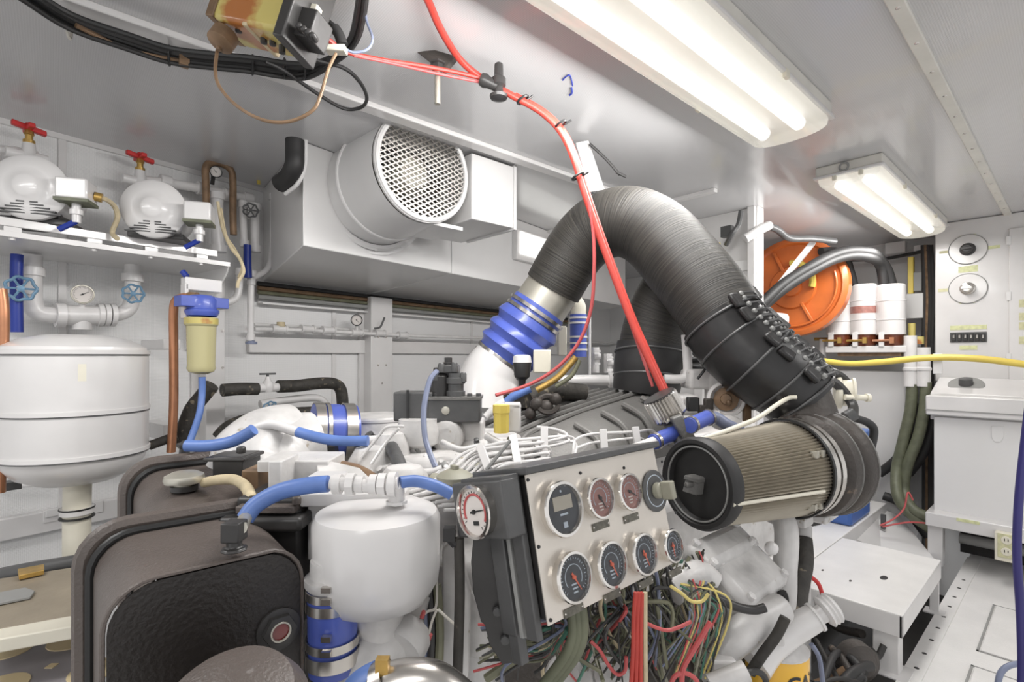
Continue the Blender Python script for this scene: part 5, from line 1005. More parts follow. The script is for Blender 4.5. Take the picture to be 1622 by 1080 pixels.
# ---- gauge panel
O = P(832, 752, .75); EN = V((.974, 0, .225)).normalized(); EY = Y1; EZ = EN.cross(EY).normalized(); EZ = EZ if EZ.z > 0 else -EZ
W_, H_ = .336, .209
def E3(n_, y_, z_): return O+EN*n_+EY*y_+EZ*z_
def gp(px, py): return PL(px, py, O, EN)
t = T('gauge_panel', 'tilted steel instrument panel with round gauges on the engine front', 'instrument panel', E3(-.06, W_/2, -H_))
m = MB(); m.box(E3(-.066, W_/2, -H_/2), (.064, W_/2-.004, H_/2-.004), (EN, EY, EZ)); t.add('enclosure', m, M['blackp'], bevel=.004)
m = MB(); m.box(E3(-.0015, W_/2, -H_/2), (.0015, W_/2, H_/2), (EN, EY, EZ)); t.add('face_plate', m, M['plate'], bevel=.0008)
m = MB(); m.box(E3(-.055, W_/2, .006), (.066, W_/2+.006, .0055), (EN, EY, EZ)); t.add('top_hood', m, M['dgrey'], bevel=.002)
for nn, hw, mt in ((-.025, .012, 'dgrey'), (-.075, .016, 'dgrey'), (-.048, .004, 'seam')):
    m = MB(); m.box(E3(nn, -.006, -H_/2-.008), (hw, .006, H_/2+.012), (EN, EY, EZ)); t.add('side_flange', m, M[mt], bevel=.002)
for x, y, R, fc, ang, ndl in ((884, 806, .042, 'dial', None, None), (942, 789, .0335, 'dialr', 150, M['blk']), (989, 779, .0325, 'dialr', 120, M['blk']), (900, 913, .0375, 'dial', 150, True), (960, 893, .0365, 'dial', 155, True), (1012, 877, .0355, 'dial', 160, True), (1057, 864, .0300, 'dial', 180, True)):
    c = gp(x, y)+EN*.010
    gauge(t, c, EN, R, M[fc], needle=ndl if ndl else False, depth=.010, ticks=0 if ang is None else 6, ang=ang, parts=('gauge_bezel', 'gauge_dial', 'needle'))
    m = MB()
    if ang is None:
        m.box(c+EN*.001+EZ*R*.22, (.001, R*.48, R*.24), (EN, EY, EZ)); t.add('display', m, M['lcd'], label='grey digital display')
        m = MB(); m.box(c+EN*.001-EZ*R*.18, (.0006, R*.2, R*.035), (EN, EY, EZ)); m.box(c+EN*.001-EZ*R*.55, (.0006, R*.10, R*.10), (EN, EY, EZ)); m.lathe(c+EN*.0008+EZ*R*.62, EN, [(0, R*.05), (.0008, R*.04)], 10); t.add('dial_print', m, M['dialm'], kind='stuff')
    else:
        m.ring(c+EN*.0012, EN, R*.48, R*.02, 24, 4, a0=-.6, a1=PI+.6); t.add('scale_arc', m, M['dialm'])
        m = MB()
        for k in range(3): m.box(c+EN*.001+EZ*(R*(-.25-.15*k)), (.0006, R*(.18-.03*k), R*.03), (EN, EY, EZ))
        t.add('dial_print', m, M['dialm' if fc == 'dial' else 'dialw'], kind='stuff')
    g_ = MB(); g_.lathe(c+EN*.0065, EN, [(0, R*.85), (.0008, R*.82)], 28); t.add('lens', g_, glass('clear_gauge_lens', (.1, .1, .1), .04, .10) if 'clear_gauge_lens' not in bpy.data.materials else bpy.data.materials['clear_gauge_lens'])
c = gp(1036, 777)
m = MB(); m.lathe(c, EN, [(0, .0375), (.003, .0375), (.004, .035)], 32); kp = t.add('selector_plate', m, M['dgrey'])
m = MB(); m.lathe(c, EN, [(.004, .015), (.018, .014), (.020, .010)], 16); m.box(c+EN*.030, (.012, .007, .016), (EN, EY, EZ)); t.add('selector_knob', m, M['knob'], kp, bevel=.003, label='weathered grey selector knob')
m = MB(); m.ring(c+EN*.004, EN, .028, .001, 24, 4); t.add('selector_marks', m, M['dialm'], kp)
for x, y in ((951, 832), (999, 820), (908, 966), (969, 943), (1022, 923), (1069, 906)):
    c = gp(x, y); m = MB(); m.box(c+EN*.001, (.001, .021, .0058), (EN, EY, EZ)); p_ = t.add('name_plate', m, M['nplate'])
    for s_ in (-1, 1):
        m = MB(); m.lathe(c+EN*.002+EY*s_*.0185, EN, [(0, .0016), (.0008, .001)], 8); t.add('rivet', m, M['steel'], p_)
for x, y in ((836, 760), (919, 749), (988, 741), (1048, 731), (853, 866), (872, 982), (1070, 812), (1086, 896)):
    m = MB(); m.lathe(gp(x, y), EN, [(0, .0028), (.0018, .0024), (.002, .001)], 10); t.add('screw', m, M['blk'])
# small gauge on its own plate
c = E3(-.115, -.04, -.045)
t = T('small_gauge_box', 'small grey plate with one white pressure gauge left of the big panel', 'gauge', E3(-.07, -.03, -.1))
PO = P(757, 808, .76); NYm = V((0, -1, 0))
m = MB(); m.box(PO+Y1*.018, (.061, .018, .041), (EN, EY, EZ)); t.add('plate_box', m, M['dgrey'], bevel=.003)
m = MB(); m.box(PO+Y1*.02+EZ*.042+EN*.01, (.05, .016, .004), (EN, EY, EZ)); t.add('lid', m, M['dgrey'], bevel=.001)
gauge(t, PO-Y1*.012+EN*.008, NYm, .040, M['dialw'], M['blk'], depth=.012, ticks=5, ang=70, tickm=M['blk'], parts=('gauge_bezel', 'gauge_dial', 'needle'))
m = MB(); m.ring(PO-Y1*.0135+EN*.010, NYm, .025, .0018, 30, 6, a0=-PI*.1, a1=PI*1.2); t.add('red_arc', m, M['pink'], label='red arc on the dial')
m = MB(); m.box(PO-Y1*.0135+EN*.010-EZ*.016, (.006, .0006, .003), (EN, EY, EZ)); t.add('dial_print', m, M['blk'])
# brackets below
t = T('panel_bracket', 'black curved bracket plate carrying the instrument panel', 'bracket', P(780, 1050, .80))
pts = [(750, 850), (800, 845), (812, 1000), (812, 1050), (795, 1052), (775, 1020), (768, 990), (762, 985), (750, 940), (746, 890)]
m = MB(); m.prism([P(x, y, .80) for x, y in pts], C3*.015); t.add('plate', m, M['blackp'], bevel=.001)
m = MB(); m.box(P(806, 915, .775), (.011, .008, .12), (EN, EY, EZ)); t.add('upright', m, M['dgrey'], bevel=.002)
for x, y in ((788, 968), (800, 1013)):
    m = MB(); m.lathe(P(x, y, .795), -C3, [(0, .008), (.004, .007), (.005, .004)], 8); t.add('bolt', m, M['dgrey'])
m = MB(); m.tube([P(727, 852, .80), P(728, 950, .80), P(724, 1090, .80)], .008, 10); S('rod', 'mottled dark upright rod below the small gauge plate', 'rod', m, M['insul'])
m = MB(); m.tube([P(714, 838, .80), P(712, 850, .8), P(722, 862, .8)], .008, 8); m.box(P(712, 845, .80), (.009, .009, .010), (R3, C3, U3)); S('cable_gland', 'black connector at the lower left of the small gauge plate', 'connector', m, M['black'])
m = MB(); m.lathe(P(720, 765, .95), U3, [(-.03, .016), (.0, .020), (.004, .032), (.014, .034), (.02, .026), (.026, .012)], 24); m.box(P(720, 742, .95), (.008, .004, .006)); S('filler_cap', 'weathered tan filler cap left of the instrument panel', 'cap', m, M['knob'])
m = MB(); m.prism([P(700, 870, .95), P(720, 850, .95), P(745, 940, .95), P(742, 1075, .95), P(700, 1075, .95)], C3*.03); m.prism([P(740, 930, 1.0), P(780, 990, 1.0), P(785, 1020, 1.0), P(760, 1045, 1.0), P(735, 1040, 1.0)], C3*.02); E_.add('front_plate', m, M['white2'], bevel=.004)

# ---- big wound air duct
wid = [(876, 456, 1.88, 46), (912, 396, 1.84, 48), (950, 361, 1.79, 52), (995, 352, 1.72, 55), (1040, 374, 1.66, 58), (1085, 424, 1.58, 61), (1120, 468, 1.52, 62), (1150, 512, 1.47, 61)]
t = T('air_hose_arch', 'thick black cloth-wound air hose arching high over the engine', 'air hose', P(1000, 450, 1.7))
m = MB(); m.tube([P(x, y, d) for x, y, d, w_ in wid], [w_*d/FPX for x, y, d, w_ in wid], 40, k=10); t.add('arch', m, M['wound'])
m = MB(); m.tube([P(x, y, d) for x, y, d in ((1075, 440, 1.74), (1052, 480, 1.78), (1038, 520, 1.8), (1030, 558, 1.8))], [.10, .108, .112, .112], 32, k=8); t.add('branch', m, M['wound'])
t = T('air_hose_boot', 'black wire-bound boot on the branch of the arched hose', 'hose boot', P(1026, 615, 1.8))
m = MB(); m.tube([P(1032, 545, 1.8), P(1028, 580, 1.8), P(1022, 622, 1.8)], [.119, .122, .112], 32); t.add('boot', m, M['black'])
for y, dx in ((560, 0), (598, -2)):
    m = MB(); m.ring(P(1030+dx, y, 1.8), P(1032, 545, 1.8)-P(1024, 620, 1.8)+C3*.03, .122, .004, 40, 6); t.add('wire_tie', m, M['dgrey'])
# steel spigot + blue bellows + white elbow
ax = (P(800, 566, 1.90)-P(876, 456, 1.88)).normalized(); A_ = P(876, 456, 1.88)
t = T('charge_air_joint', 'bare metal spigot and blue ribbed silicone bellows below the arched hose', 'coupling', P(820, 560, 1.9))
m = MB(); m.lathe(A_-ax*.01, ax, [(0, .099), (.12, .101)], 36); t.add('spigot', m, M['alu'])
m = MB(); L0 = .085; m.lathe(A_+ax*L0, ax, [(0, .104), (.02, .106), (.05, .108), (.07, .120), (.085, .124), (.10, .114), (.112, .110), (.125, .122), (.14, .126), (.155, .114), (.167, .110), (.18, .120), (.192, .124), (.208, .110), (.24, .106), (.27, .105)], 44); t.add('bellows', m, M['blue'])
for o in (.015, .038, .225, .25):
    m = MB(); m.lathe(A_+ax*(L0+o), ax, [(0, .109), (0, .1125), (.012, .1125), (.012, .109)], 40, caps=False); cl_ = t.add('clamp', m, M['steel'])
t = T('white_elbow', 'large smooth white elbow casting under the blue bellows', 'elbow', P(770, 640, 1.9))
m = MB(); e0 = A_+ax*.33; m.tube([e0, P(795, 572, 1.9), P(775, 602, 1.88), P(772, 650, 1.86)], [.104, .106, .112, .13], 36); t.add('casting', m, M['white'])

# small purple-blue coupling behind and things in the gap
t = T('small_blue_coupling', 'narrow violet-blue hose coupling with clamps seen through the arch', 'coupling', P(916, 565, 2.2))
c = P(916, 565, 2.2); cz2 = lambda y: (565-y)/FPX*2.2
m = MB(); m.lathe(c, U3, [(0, .036), (cz2(498), .036)], 24); t.add('sleeve', m, M['blue'])
for y in (505, 513, 535, 545, 555):
    m = MB(); m.lathe(c+U3*cz2(y), U3, [(0, .0365), (0, .039), (.008, .039), (.008, .0365)], 24, caps=False); t.add('clamp', m, M['duct'])
m = MB(); m.tube([P(916, 498, 2.2), P(916, 485, 2.2), P(908, 476, 2.2), P(896, 474, 2.2)], .032, 16); S('pipe', 'cream elbow pipe above the violet-blue coupling', 'pipe', m, M['cream'])
m = MB(); bx(m, 890, 540, 2.1, (.018, .02, .06), (R3, C3, U3)); S('valve_block', 'white block left of the violet-blue coupling', 'block', m, M['cream'], bevel=.004)
m = MB(); m.tube([P(934, 500, 2.2), P(934, 600, 2.2)], .006, 8, smooth=False); S('pipe', 'thin white upright pipe beside the violet-blue coupling', 'pipe', m, M['whitepipe'])
for x, h in ((943, 550), (963, 560), (980, 552)):
    m = MB(); c = P(x, 590, 2.25); m.cyl(c, P(x, h, 2.25), .018, 12); m.cyl(P(x-2, h+14, 2.23), P(x+8, h+14, 2.23), .014, 10); m.box(P(x+3, h+6, 2.2), (.014, .008, .004), (R3, C3, U3)); m.box(P(x+3, h+26, 2.2), (.012, .008, .005), (R3, C3, U3))
    S('valve', {943: 'left white valve stub seen through the arch', 963: 'middle white valve stub seen through the arch', 980: 'right white valve stub seen through the arch'}[x], 'valve', m, M['whitepipe'])
m = MB(); m.tube([P(880, 603, 1.9), P(925, 602, 1.9), P(968, 602, 1.9)], .020, 14); m.cyl(P(964, 602, 1.9), P(972, 602, 1.9), .028, 12); S('pipe', 'horizontal white pipe behind the ribbed cover', 'pipe', m, M['whitepipe'])
m = MB(); m.tube([P(1052, 600, 1.6), P(1078, 600, 1.6), P(1088, 594, 1.6), P(1089, 575, 1.6), P(1086, 530, 1.6)], .014, 12); S('pipe', 'white pipe elbow standing right of the hose branch', 'pipe', m, M['whitepipe'])
t = T('black_cup', 'small black cup-shaped plug with a pale top below the blue bellows', 'sensor', P(828, 610, 1.6))
c = P(827, 612, 1.6); m = MB(); m.lathe(c, U3, [(0, .010), (.02, .012), (.03, .024), (.075, .030), (.08, .028)], 20); t.add('body', m, M['blk'])
m = MB(); m.lathe(c+U3*.075, U3, [(0, .030), (.02, .027), (.024, .018)], 20); t.add('cap', m, M['duct'])
m = MB(); bx(m, 858, 572, 1.8, (.03, .03, .04), (R3, C3, U3)); S('valve_block', 'off-white block right of the small black cup', 'block', m, M['cream'], bevel=.004)
for pts, mt, lab, r in ((((912, 565), (900, 580), (880, 600), (850, 618)), 'brass', 'brown loom of wires under the violet-blue coupling', .010), (((918, 570), (905, 595), (880, 612)), 'olive', 'olive loom beside the brown loom', .007), (((800, 640), (810, 630), (825, 622), (840, 615)), 'bluehose', 'short blue hose end left of the ribbed cover', .013), (((770, 660), (785, 645), (800, 636)), 'whitepipe', 'white hose tail feeding the short blue hose end', .012)):
    m = MB(); m.tube([P(x, y, 1.55) for x, y in pts], r, 10); S('hose', lab, 'hose', m, M[mt])
m = MB()
for x, y, r in ((850, 640, .02), (865, 645, .022), (880, 632, .018), (840, 655, .018)): m.ball(P(x, y, 1.5), r, 10, 6)
m.ring(P(868, 640, 1.5), (.5, -.5, .6), .03, .008, 16, 6); S('exhaust_fittings', 'dark lumpy fittings left of the ribbed cover', 'fittings', m, M['iron'], kind='stuff')

# laced boot to the turbocharger
lp = [(1138, 505, 1.48), (1165, 540, 1.45), (1200, 572, 1.42), (1240, 605, 1.40), (1275, 640, 1.38)]
t = T('laced_boot', 'black lagging boot laced with wire between the arched hose and the turbocharger', 'hose boot', P(1210, 640, 1.42))
m = MB(); m.tube([P(*p) for p in lp], [.111, .113, .112, .106, .09], 36, k=8); t.add('boot', m, M['lagging'])
Pp, _ = spline([P(*p) for p in lp], 4)
for i in (1, 4, 8, 12, 15):
    m = MB(); tg = Pp[min(i+1, len(Pp)-1)]-Pp[i-1]; m.ring(Pp[i], tg, .1145 if i < 9 else .108 if i < 14 else .098, .0035, 40, 6); t.add('wire_band', m, M['dgrey'])
up = (U3*.60+R3*.42-C3*.68).normalized()
for i in range(len(Pp)-2):
    tg = (Pp[i+1]-Pp[i]).normalized(); sd = tg.cross(up).normalized(); rr = .112 if i < 9 else .104
    for s_ in (-1, 1):
        m = MB(); o = (up+sd*s_*.26).normalized(); m.lathe(Pp[i]+o*rr, o, [(-.004, .008), (.005, .007), (.007, .004), (.009, .003)], 8); t.add('lacing_hook', m, M['seam'])
    m = MB(); m.tube([Pp[i]+(up+sd*.26).normalized()*(rr+.007), Pp[i]+up*(rr+.014)+tg*.01, Pp[i+1]+(up-sd*.26).normalized()*(rr+.007)], .0028, 6, k=3); t.add('lacing_wire', m, M['dgrey'])
    if i % 3 != 2:
        m = MB(); fo = (up+sd*(.55 if i % 2 else -.5)).normalized(); m.box(Pp[i]+fo*(rr+.004), (.022, .020, .008), (tg, sd, up)); t.add('lacing_flap', m, M['lagging'], bevel=.006)
    if i % 4 == 1:
        m = MB(); m.ball(Pp[i]+(sd*-.7-C3*.6).normalized()*(rr-.018), .034, 14, 8); t.add('padding_bulge', m, M['lagging'])
m = MB(); m.tube([P(1105, 600, 1.5), P(1120, 575, 1.5), P(1098, 560, 1.5), P(1120, 553, 1.5)], .004, 6); S('wire', 'loose dark wire behind the laced boot', 'wire', m, M['blk'])
m = MB(); m.tube([P(1092, 585, 1.65), P(1112, 586, 1.65), P(1135, 583, 1.65)], .020, 10); m.tube([P(1092, 572, 1.7), P(1112, 570, 1.7), P(1130, 572, 1.7)], .014, 10); S('hose', 'black ribbed hoses behind the laced boot', 'hose', m, M['blk'])

# pump-like white castings between cover and boot
m = MB(); bx(m, 1120, 600, 1.6, (.07, .05, .03), (R3, C3, U3)); bx(m, 1155, 615, 1.55, (.06, .05, .05), (R3, C3, U3)); bx(m, 1085, 640, 1.55, (.03, .05, .03), (R3, C3, U3)); E_.add('rear_casting', m, M['white2'], bevel=.01)
c = P(1150, 632, 1.45); n_ = -ray(1150, 632).normalized()
m = MB(); m.lathe(c, n_, [(-.05, .052), (.0, .052), (.004, .05), (.006, .042), (-.01, .036)], 32, caps=False); m.lathe(c-n_*.02, n_, [(0, .05), (.001, .05)], 32); E_.add('port_ring', m, M['white'])
m = MB(); m.lathe(c-n_*.012, n_, [(0, .034), (.004, .034), (.008, .016), (.02, .014)], 12); m.ball(c+n_*.01+R3*.008-U3*.01, .009, 10, 6); E_.add('port_core', m, M['brown'])
for x, y, sx, sz, mt in ((1097, 640, .016, .02, 'blk'), (1112, 648, .010, .012, 'iron'), (1122, 640, .012, .016, 'iron'), (1147, 606, .008, .010, 'blk'), (1163, 604, .006, .010, 'blk'), (1183, 640, .010, .05, 'brown')):
    m = MB(); bx(m, x, y, 1.46, (sx, .01, sz), (R3, C3, U3)); E_.add('port_recess' if mt == 'blk' else 'fitting', m, M[mt], bevel=.003)
m = MB(); m.tube([P(1168, 675, 1.4), P(1155, 670, 1.4), P(1140, 668, 1.4), P(1130, 660, 1.4)], .022, 12); E_.add('outlet_elbow', m, M['white2'])

# breather filter with fins and blue hoses
t = T('breather_cap', 'finned chrome breather cap where the red hoses end', 'breather', P(1050, 660, 1.25))
s_ax = (P(1068, 668, 1.25)-P(1045, 628, 1.25)).normalized(); c = P(1043, 626, 1.25); u, v = perp(s_ax); m = MB(); rr_ = []
for L_, kk in ((0, .9), (.006, 1), (.056, 1), (.062, .9)): rr_.append([m.av(c+s_ax*L_+(u*math.cos(2*PI*j/56)+v*math.sin(2*PI*j/56))*(.043 if j % 2 else .037)*kk) for j in range(56)])
for q in range(3):
    for j in range(56): m.f.append((rr_[q][j], rr_[q][(j+1) % 56], rr_[q+1][(j+1) % 56], rr_[q+1][j]))
m.f.append(tuple(reversed(rr_[0]))); m.f.append(tuple(rr_[-1])); t.add('pleated_body', m, M['steel'], smooth=False)
m = MB(); m.lathe(c, s_ax, [(-.003, .020), (0, .040), (.004, .040)], 28); m.lathe(c+s_ax*.060, s_ax, [(0, .040), (.006, .034), (.012, .016)], 28); t.add('end_ring', m, M['blackp'])
t.add('stem', MB().cyl(P(1055, 665, 1.25), P(1080, 705, 1.2), .013, 12), M['dgrey'])
m = MB(); m.cyl(P(1054, 668, 1.22), P(1078, 654, 1.22), .006, 10); t.add('cross_pin', m, M['cream'])
m = MB(); m.box(P(1087, 688, 1.2), (.014, .012, .05), ((P(1110, 690, 1.2)-P(1080, 700, 1.2)).normalized(), C3, (P(1075, 665, 1.2)-P(1098, 705, 1.2)).normalized())); t.add('mixer_body', m, M['grey'], bevel=.004)
for a, b, lab in (((1035, 700), (1082, 680), 'short violet-blue hose sleeve left of the breather stem'), ((1092, 674), (1124, 660), 'short violet-blue hose sleeve right of the breather stem')):
    t = T('hose_sleeve', lab, 'hose', P(*b, 1.2), 'violet-blue sleeves at the breather'); A_, B_ = P(*a, 1.18), P(*b, 1.24)
    m = MB(); m.cyl(A_, B_, .018, 20); t.add('sleeve', m, M['blue'])
    u_ = (B_-A_).normalized()
    for q in (A_+u_*.004, B_-u_*.012):
        m = MB(); m.lathe(q, u_, [(0, .0185), (0, .0205), (.008, .0205), (.008, .0185)], 20, caps=False); t.add('clamp', m, M['steel'])
m = MB(); m.tube([P(1036, 700, 1.18), P(1010, 710, 1.14), P(975, 722, 1.1), P(940, 738, 1.05)], .013, 12); S('pipe', 'straight white pipe running from the violet-blue sleeve along the panel top', 'pipe', m, M['white2'])
m = MB(); m.tube([P(1122, 661, 1.24), P(1135, 662, 1.25), P(1150, 672, 1.25), P(1172, 682, 1.27)], .015, 12); S('pipe', 'grey-blue pipe from the breather sleeve to the air cleaner', 'pipe', m, M['tube'])
m = MB(); m.tube([P(1096, 700, 1.12), P(1135, 688, 1.14), P(1172, 674, 1.18), P(1200, 662, 1.22), P(1232, 640, 1.26), P(1250, 630, 1.3), P(1262, 629, 1.3)], .0055, 10); S('pipe', 'thin pale metal tube crossing above the air cleaner', 'pipe', m, M['cream'])

# ---- air cleaner + turbocharger
AX = V((.22, .975, 0)).normalized(); A_ = P(1108, 765, 1.1)
t = T('air_cleaner', 'cylindrical pleated mesh air cleaner with black end cap on the turbocharger', 'air filter', A_-U3*.1)
n_pl = 88; m = MB(); u, v = perp(AX); ringsA = []
for L, R in ((.012, .093), (.300, .114)):
    ringsA.append([m.av(A_+AX*L+(u*math.cos(2*PI*j/(2*n_pl))+v*math.sin(2*PI*j/(2*n_pl)))*(R if j % 2 else R-.006), L) for j in range(2*n_pl)])
for j in range(2*n_pl): m.f.append((ringsA[0][j], ringsA[0][(j+1) % (2*n_pl)], ringsA[1][(j+1) % (2*n_pl)], ringsA[1][j]))
t.add('pleated_element', m, M['pleat'], smooth=False)
m = MB(); m.lathe(A_, AX, [(.02, .090), (.018, .097), (-.006, .099), (-.014, .094), (-.014, .086), (-.006, .080), (.004, .076), (.004, 0)], 56, caps=False); t.add('end_cap', m, M['black'])
m = MB(); m.ring(A_+AX*(-.010), AX, .079, .0022, 48, 6); t.add('cap_groove', m, M['seam'])
m = MB(); m.box(A_+AX*(-.010)-U3*.004, (.016, .016, .016), ((R3-U3*.3).normalized(), AX, (U3+R3*.3).normalized())); m.box(A_+AX*(-.020)+R3*.006+U3*.012, (.017, .014, .005), ((R3-U3*.3).normalized(), AX, (U3+R3*.3).normalized())); m.lathe(A_+AX*(-.030)-R3*.006, -AX, [(-.015, .008), (.004, .006)], 8); t.add('wing_nut', m, M['grey'], bevel=.002)
for a in (2.35, 3.4, 5.6):
    dd_ = u*math.cos(a)+v*math.sin(a)
m = MB(); q1 = A_+AX*.01-C3*.098; 
for dd_ in ((-C3*.86-U3*.20+R3*.2).normalized(),):
    m.tube([A_+AX*.015+dd_*.098, A_+AX*.30+dd_*.119], .004, 6, smooth=False)
t.add('seam_strip', m, M['cream'])
m = MB(); m.lathe(A_, AX, [(.296, .116), (.296, .120), (.302, .121), (.310, .117)], 56, caps=False); t.add('rear_ring', m, M['blk'])
t2 = T('turbocharger', 'large sooty turbocharger with two disc-shaped housings right of the air cleaner', 'turbocharger', A_+AX*.45-U3*.15)
m = MB(); m.lathe(A_, AX, [(.300, .110), (.325, .112), (.327, .115), (.342, .115), (.344, .106), (.36, .10)], 48); t2.add('inlet_adapter', m, M['iron'])
for o in (.306, .330):
    m = MB(); m.lathe(A_+AX*o, AX, [(0, .113), (0, .119), (.016, .119), (.016, .113)], 48, caps=False); cl_ = t2.add('clamp', m, M['steel'])
    m = MB(); q_ = (-C3*.8-U3*.3).normalized(); 
    for aa in (.3, 1.1, 2.2): m.box(A_+AX*(o+.008)+(-C3*math.cos(aa)*.9+U3*math.sin(aa-.9)).normalized()*.121, (.007, .007, .007)); 
    t2.add('clamp_bolt', m, M['alu'], cl_, kind='stuff')
m = MB(); m.lathe(A_, AX, [(.352, .09), (.358, .10), (.364, .118), (.372, .126), (.392, .128), (.404, .124), (.412, .112), (.42, .10)], 56); t2.add('compressor_housing', m, M['iron'])
m = MB(); m.ring(A_+AX*.40, AX, .1265, .0025, 56, 6); t2.add('edge_bead', m, M['grey'])
m = MB(); m.lathe(A_, AX, [(.408, .10), (.412, .112), (.42, .126), (.432, .132), (.455, .133), (.472, .122), (.486, .09), (.49, .06)], 56); t2.add('scroll_housing', m, M['iron'])
m = MB(); m.ring(A_+AX*.458, AX, .132, .003, 56, 6); t2.add('v_band', m, M['grey'])
m = MB(); m.tube([A_+AX*.45+U3*.05-X1*.02, A_+AX*.46+U3*.11-X1*.04, P(1265, 625, 1.40)], [.075, .075, .075], 24); t2.add('outlet_neck', m, M['iron'])
for aa in (.2, .9, 1.6, 2.3, 3.0, 3.7):
    m = MB(); q_ = (-C3*math.cos(aa)+U3*math.sin(aa)).normalized(); m.bolt(A_+AX*.366+q_*.112, -AX, .009, .008); t2.add('bolt', m, M['iron'])
m = MB(); m.lathe(A_, AX, [(.485, .05), (.50, .06), (.53, .065), (.55, .04)], 32); t2.add('turbine_housing', m, M['iron'])
m = MB(); m.cyl(P(1340, 662, 1.42), P(1352, 655, 1.42), .018, 12); t2.add('oil_union', m, M['dgrey'])
m = MB(); m.tube([P(x, y, 1.45) for x, y in ((1352, 662), (1372, 668), (1384, 680), (1381, 705), (1374, 730), (1355, 772), (1330, 790))], .011, 10); S('hose', 'black oil hose looping off the right side of the turbocharger', 'hose', m, M['black'])
m = MB(); m.tube([P(x, y, 1.35) for x, y in ((1312, 790), (1314, 805), (1308, 818), (1295, 826), (1262, 832))], .009, 10); S('hose', 'black hose bending below the turbocharger', 'hose', m, M['black'])
m = MB(); m.tube([P(1335, 690, 1.38), P(1362, 735, 1.42), P(1352, 770, 1.42), P(1325, 795, 1.40)], .010, 8); S('pipe', 'dark drain pipe wrapped under the turbocharger', 'pipe', m, M['iron'])
# white flange behind turbo
c = P(1332, 622, 1.75); m = MB(); m.lathe(c, (R3-C3*.5), [(-.02, .045), (-.01, .055), (.0, .055), (.005, .045), (.03, .045), (.033, .052), (.04, .052)], 24); m.cyl(P(1338, 629, 1.7), P(1374, 630, 1.7), .010, 10); m.cyl(P(1372, 630, 1.7), P(1377, 630, 1.7), .014, 10); S('flanged_valve', 'white flanged valve with a stem pointing right behind the turbocharger', 'valve', m, M['cream'])
m = MB(); m.tube([P(1290, 590, 1.75), P(1315, 588, 1.75), P(1335, 598, 1.75), P(1348, 615, 1.75)], .014, 8); m.tube([P(1300, 600, 1.72), P(1325, 608, 1.72), P(1350, 640, 1.7), P(1350, 662, 1.65)], .016, 8); S('hose', 'tangle of two black hoses behind the laced boot', 'hose', m, M['blackp'])
# support under turbo
m = MB(); bx(m, 1285, 812, 1.35, (.05, .05, .010)); bx(m, 1262, 822, 1.3, (.03, .03, .012)); S('turbo_bracket', 'white bracket under the turbocharger', 'bracket', m, M['white2'], bevel=.004)
# vertical white pipe + black sleeve on the right of rocker covers
m = MB(); m.tube([P(1222, 812, 1.25), P(1240, 822, 1.22), P(1246, 850, 1.2), P(1243, 900, 1.18), P(1238, 950, 1.16), P(1225, 985, 1.14)], [.024, .026, .026, .026, .03, .035], 18); S('pipe', 'upright white pipe between the rocker covers and the black sleeve', 'pipe', m, M['white2'])
t = T('wrapped_pipe', 'upright pipe wrapped in torn black tape right of the white pipe', 'pipe', P(1262, 970, 1.18))
m = MB(); m.tube([P(1272, 832, 1.3), P(1272, 855, 1.28)], .020, 14, smooth=False); t.add('pipe', m, M['white2'])
m = MB(); m.tube([P(1272, 852, 1.28), P(1272, 890, 1.25), P(1262, 935, 1.2), P(1256, 975, 1.16)], [.021, .023, .025, .027], 16); t.add('wrapping', m, M['insul'])
m = MB(); m.tube([P(x, y, 1.25) for x, y in ((1282, 912), (1296, 924), (1303, 945), (1304, 968))], .005, 8); S('cable', 'dark red cable bending from the taped pipe to the white cap', 'cable', m, M['redp'])
# oil filler and filters
t = T('oil_filler', 'white oil filler tube with ribbed white cap pointing up right', 'filler', P(1250, 1020, 1.08))
A_, B_ = P(1215, 1020, 1.06), P(1290, 978, 1.06)
m = MB(); m.tube([P(1190, 1045, 1.05), A_, (A_+B_)/2, B_], [.044, .038, .029, .026], 24); t.add('tube', m, M['white'])
u_ = (B_-A_).normalized(); pr = [(0, .024), (.004, .031)]+[(.006+i*.004, .028 if i % 2 else .031) for i in range(6)]+[(.030, .020), (.032, .0)]
m = MB(); m.lathe(B_, u_, [(0, .029), (.005, .029), (.007, .018), (.022, .018)], 24); t.add('collar', m, M['white'])
m = MB(); m.lathe(B_+u_*.020, u_, pr, 28); t.add('ribbed_cap', m, M['white'])
def yfilter(lab, cx, cy, d, R, h, txt):
    t = T('oil_filter', lab, 'filter', P(cx, cy+120, d)); c = P(cx, cy, d)
    m = MB(); m.lathe(c-U3*h, U3, [(0, R*.9), (.01, R), (h-.012, R), (h, R*.93)], 36); t.add('canister', m, M['yellowf'])
    m = MB(); m.lathe(c-U3*.004, U3, [(0, R*1.0), (.004, R*1.02), (.012, R*.8), (.03, R*.6)], 32); t.add('base', m, M['white2'])
    if txt:
        tc = bpy.data.curves.new('lettering', 'FONT'); tc.body = txt; tc.size = .042; tc.extrude = 0; tc.offset = .0012; to = bpy.data.objects.new('lettering', tc); col.objects.link(to)
        bpy.context.view_layer.update(); me = bpy.data.meshes.new_from_object(to.evaluated_get(bpy.context.evaluated_depsgraph_get())); bpy.data.objects.remove(to)
        mb = MB(); fw = -ray(cx, cy).normalized(); fw.z = 0; fw.normalize(); rt = V((-fw.y, fw.x, 0))
        for vv in me.vertices:
            a = .30+vv.co.x/R; mb.av(c-U3*.060+(fw*math.cos(a)+rt*math.sin(a))*(R+.0008)+U3*vv.co.y)
        mb.f = [tuple(p.vertices) for p in me.polygons]; t.add('lettering', mb, M['blk'], smooth=False)
    return t
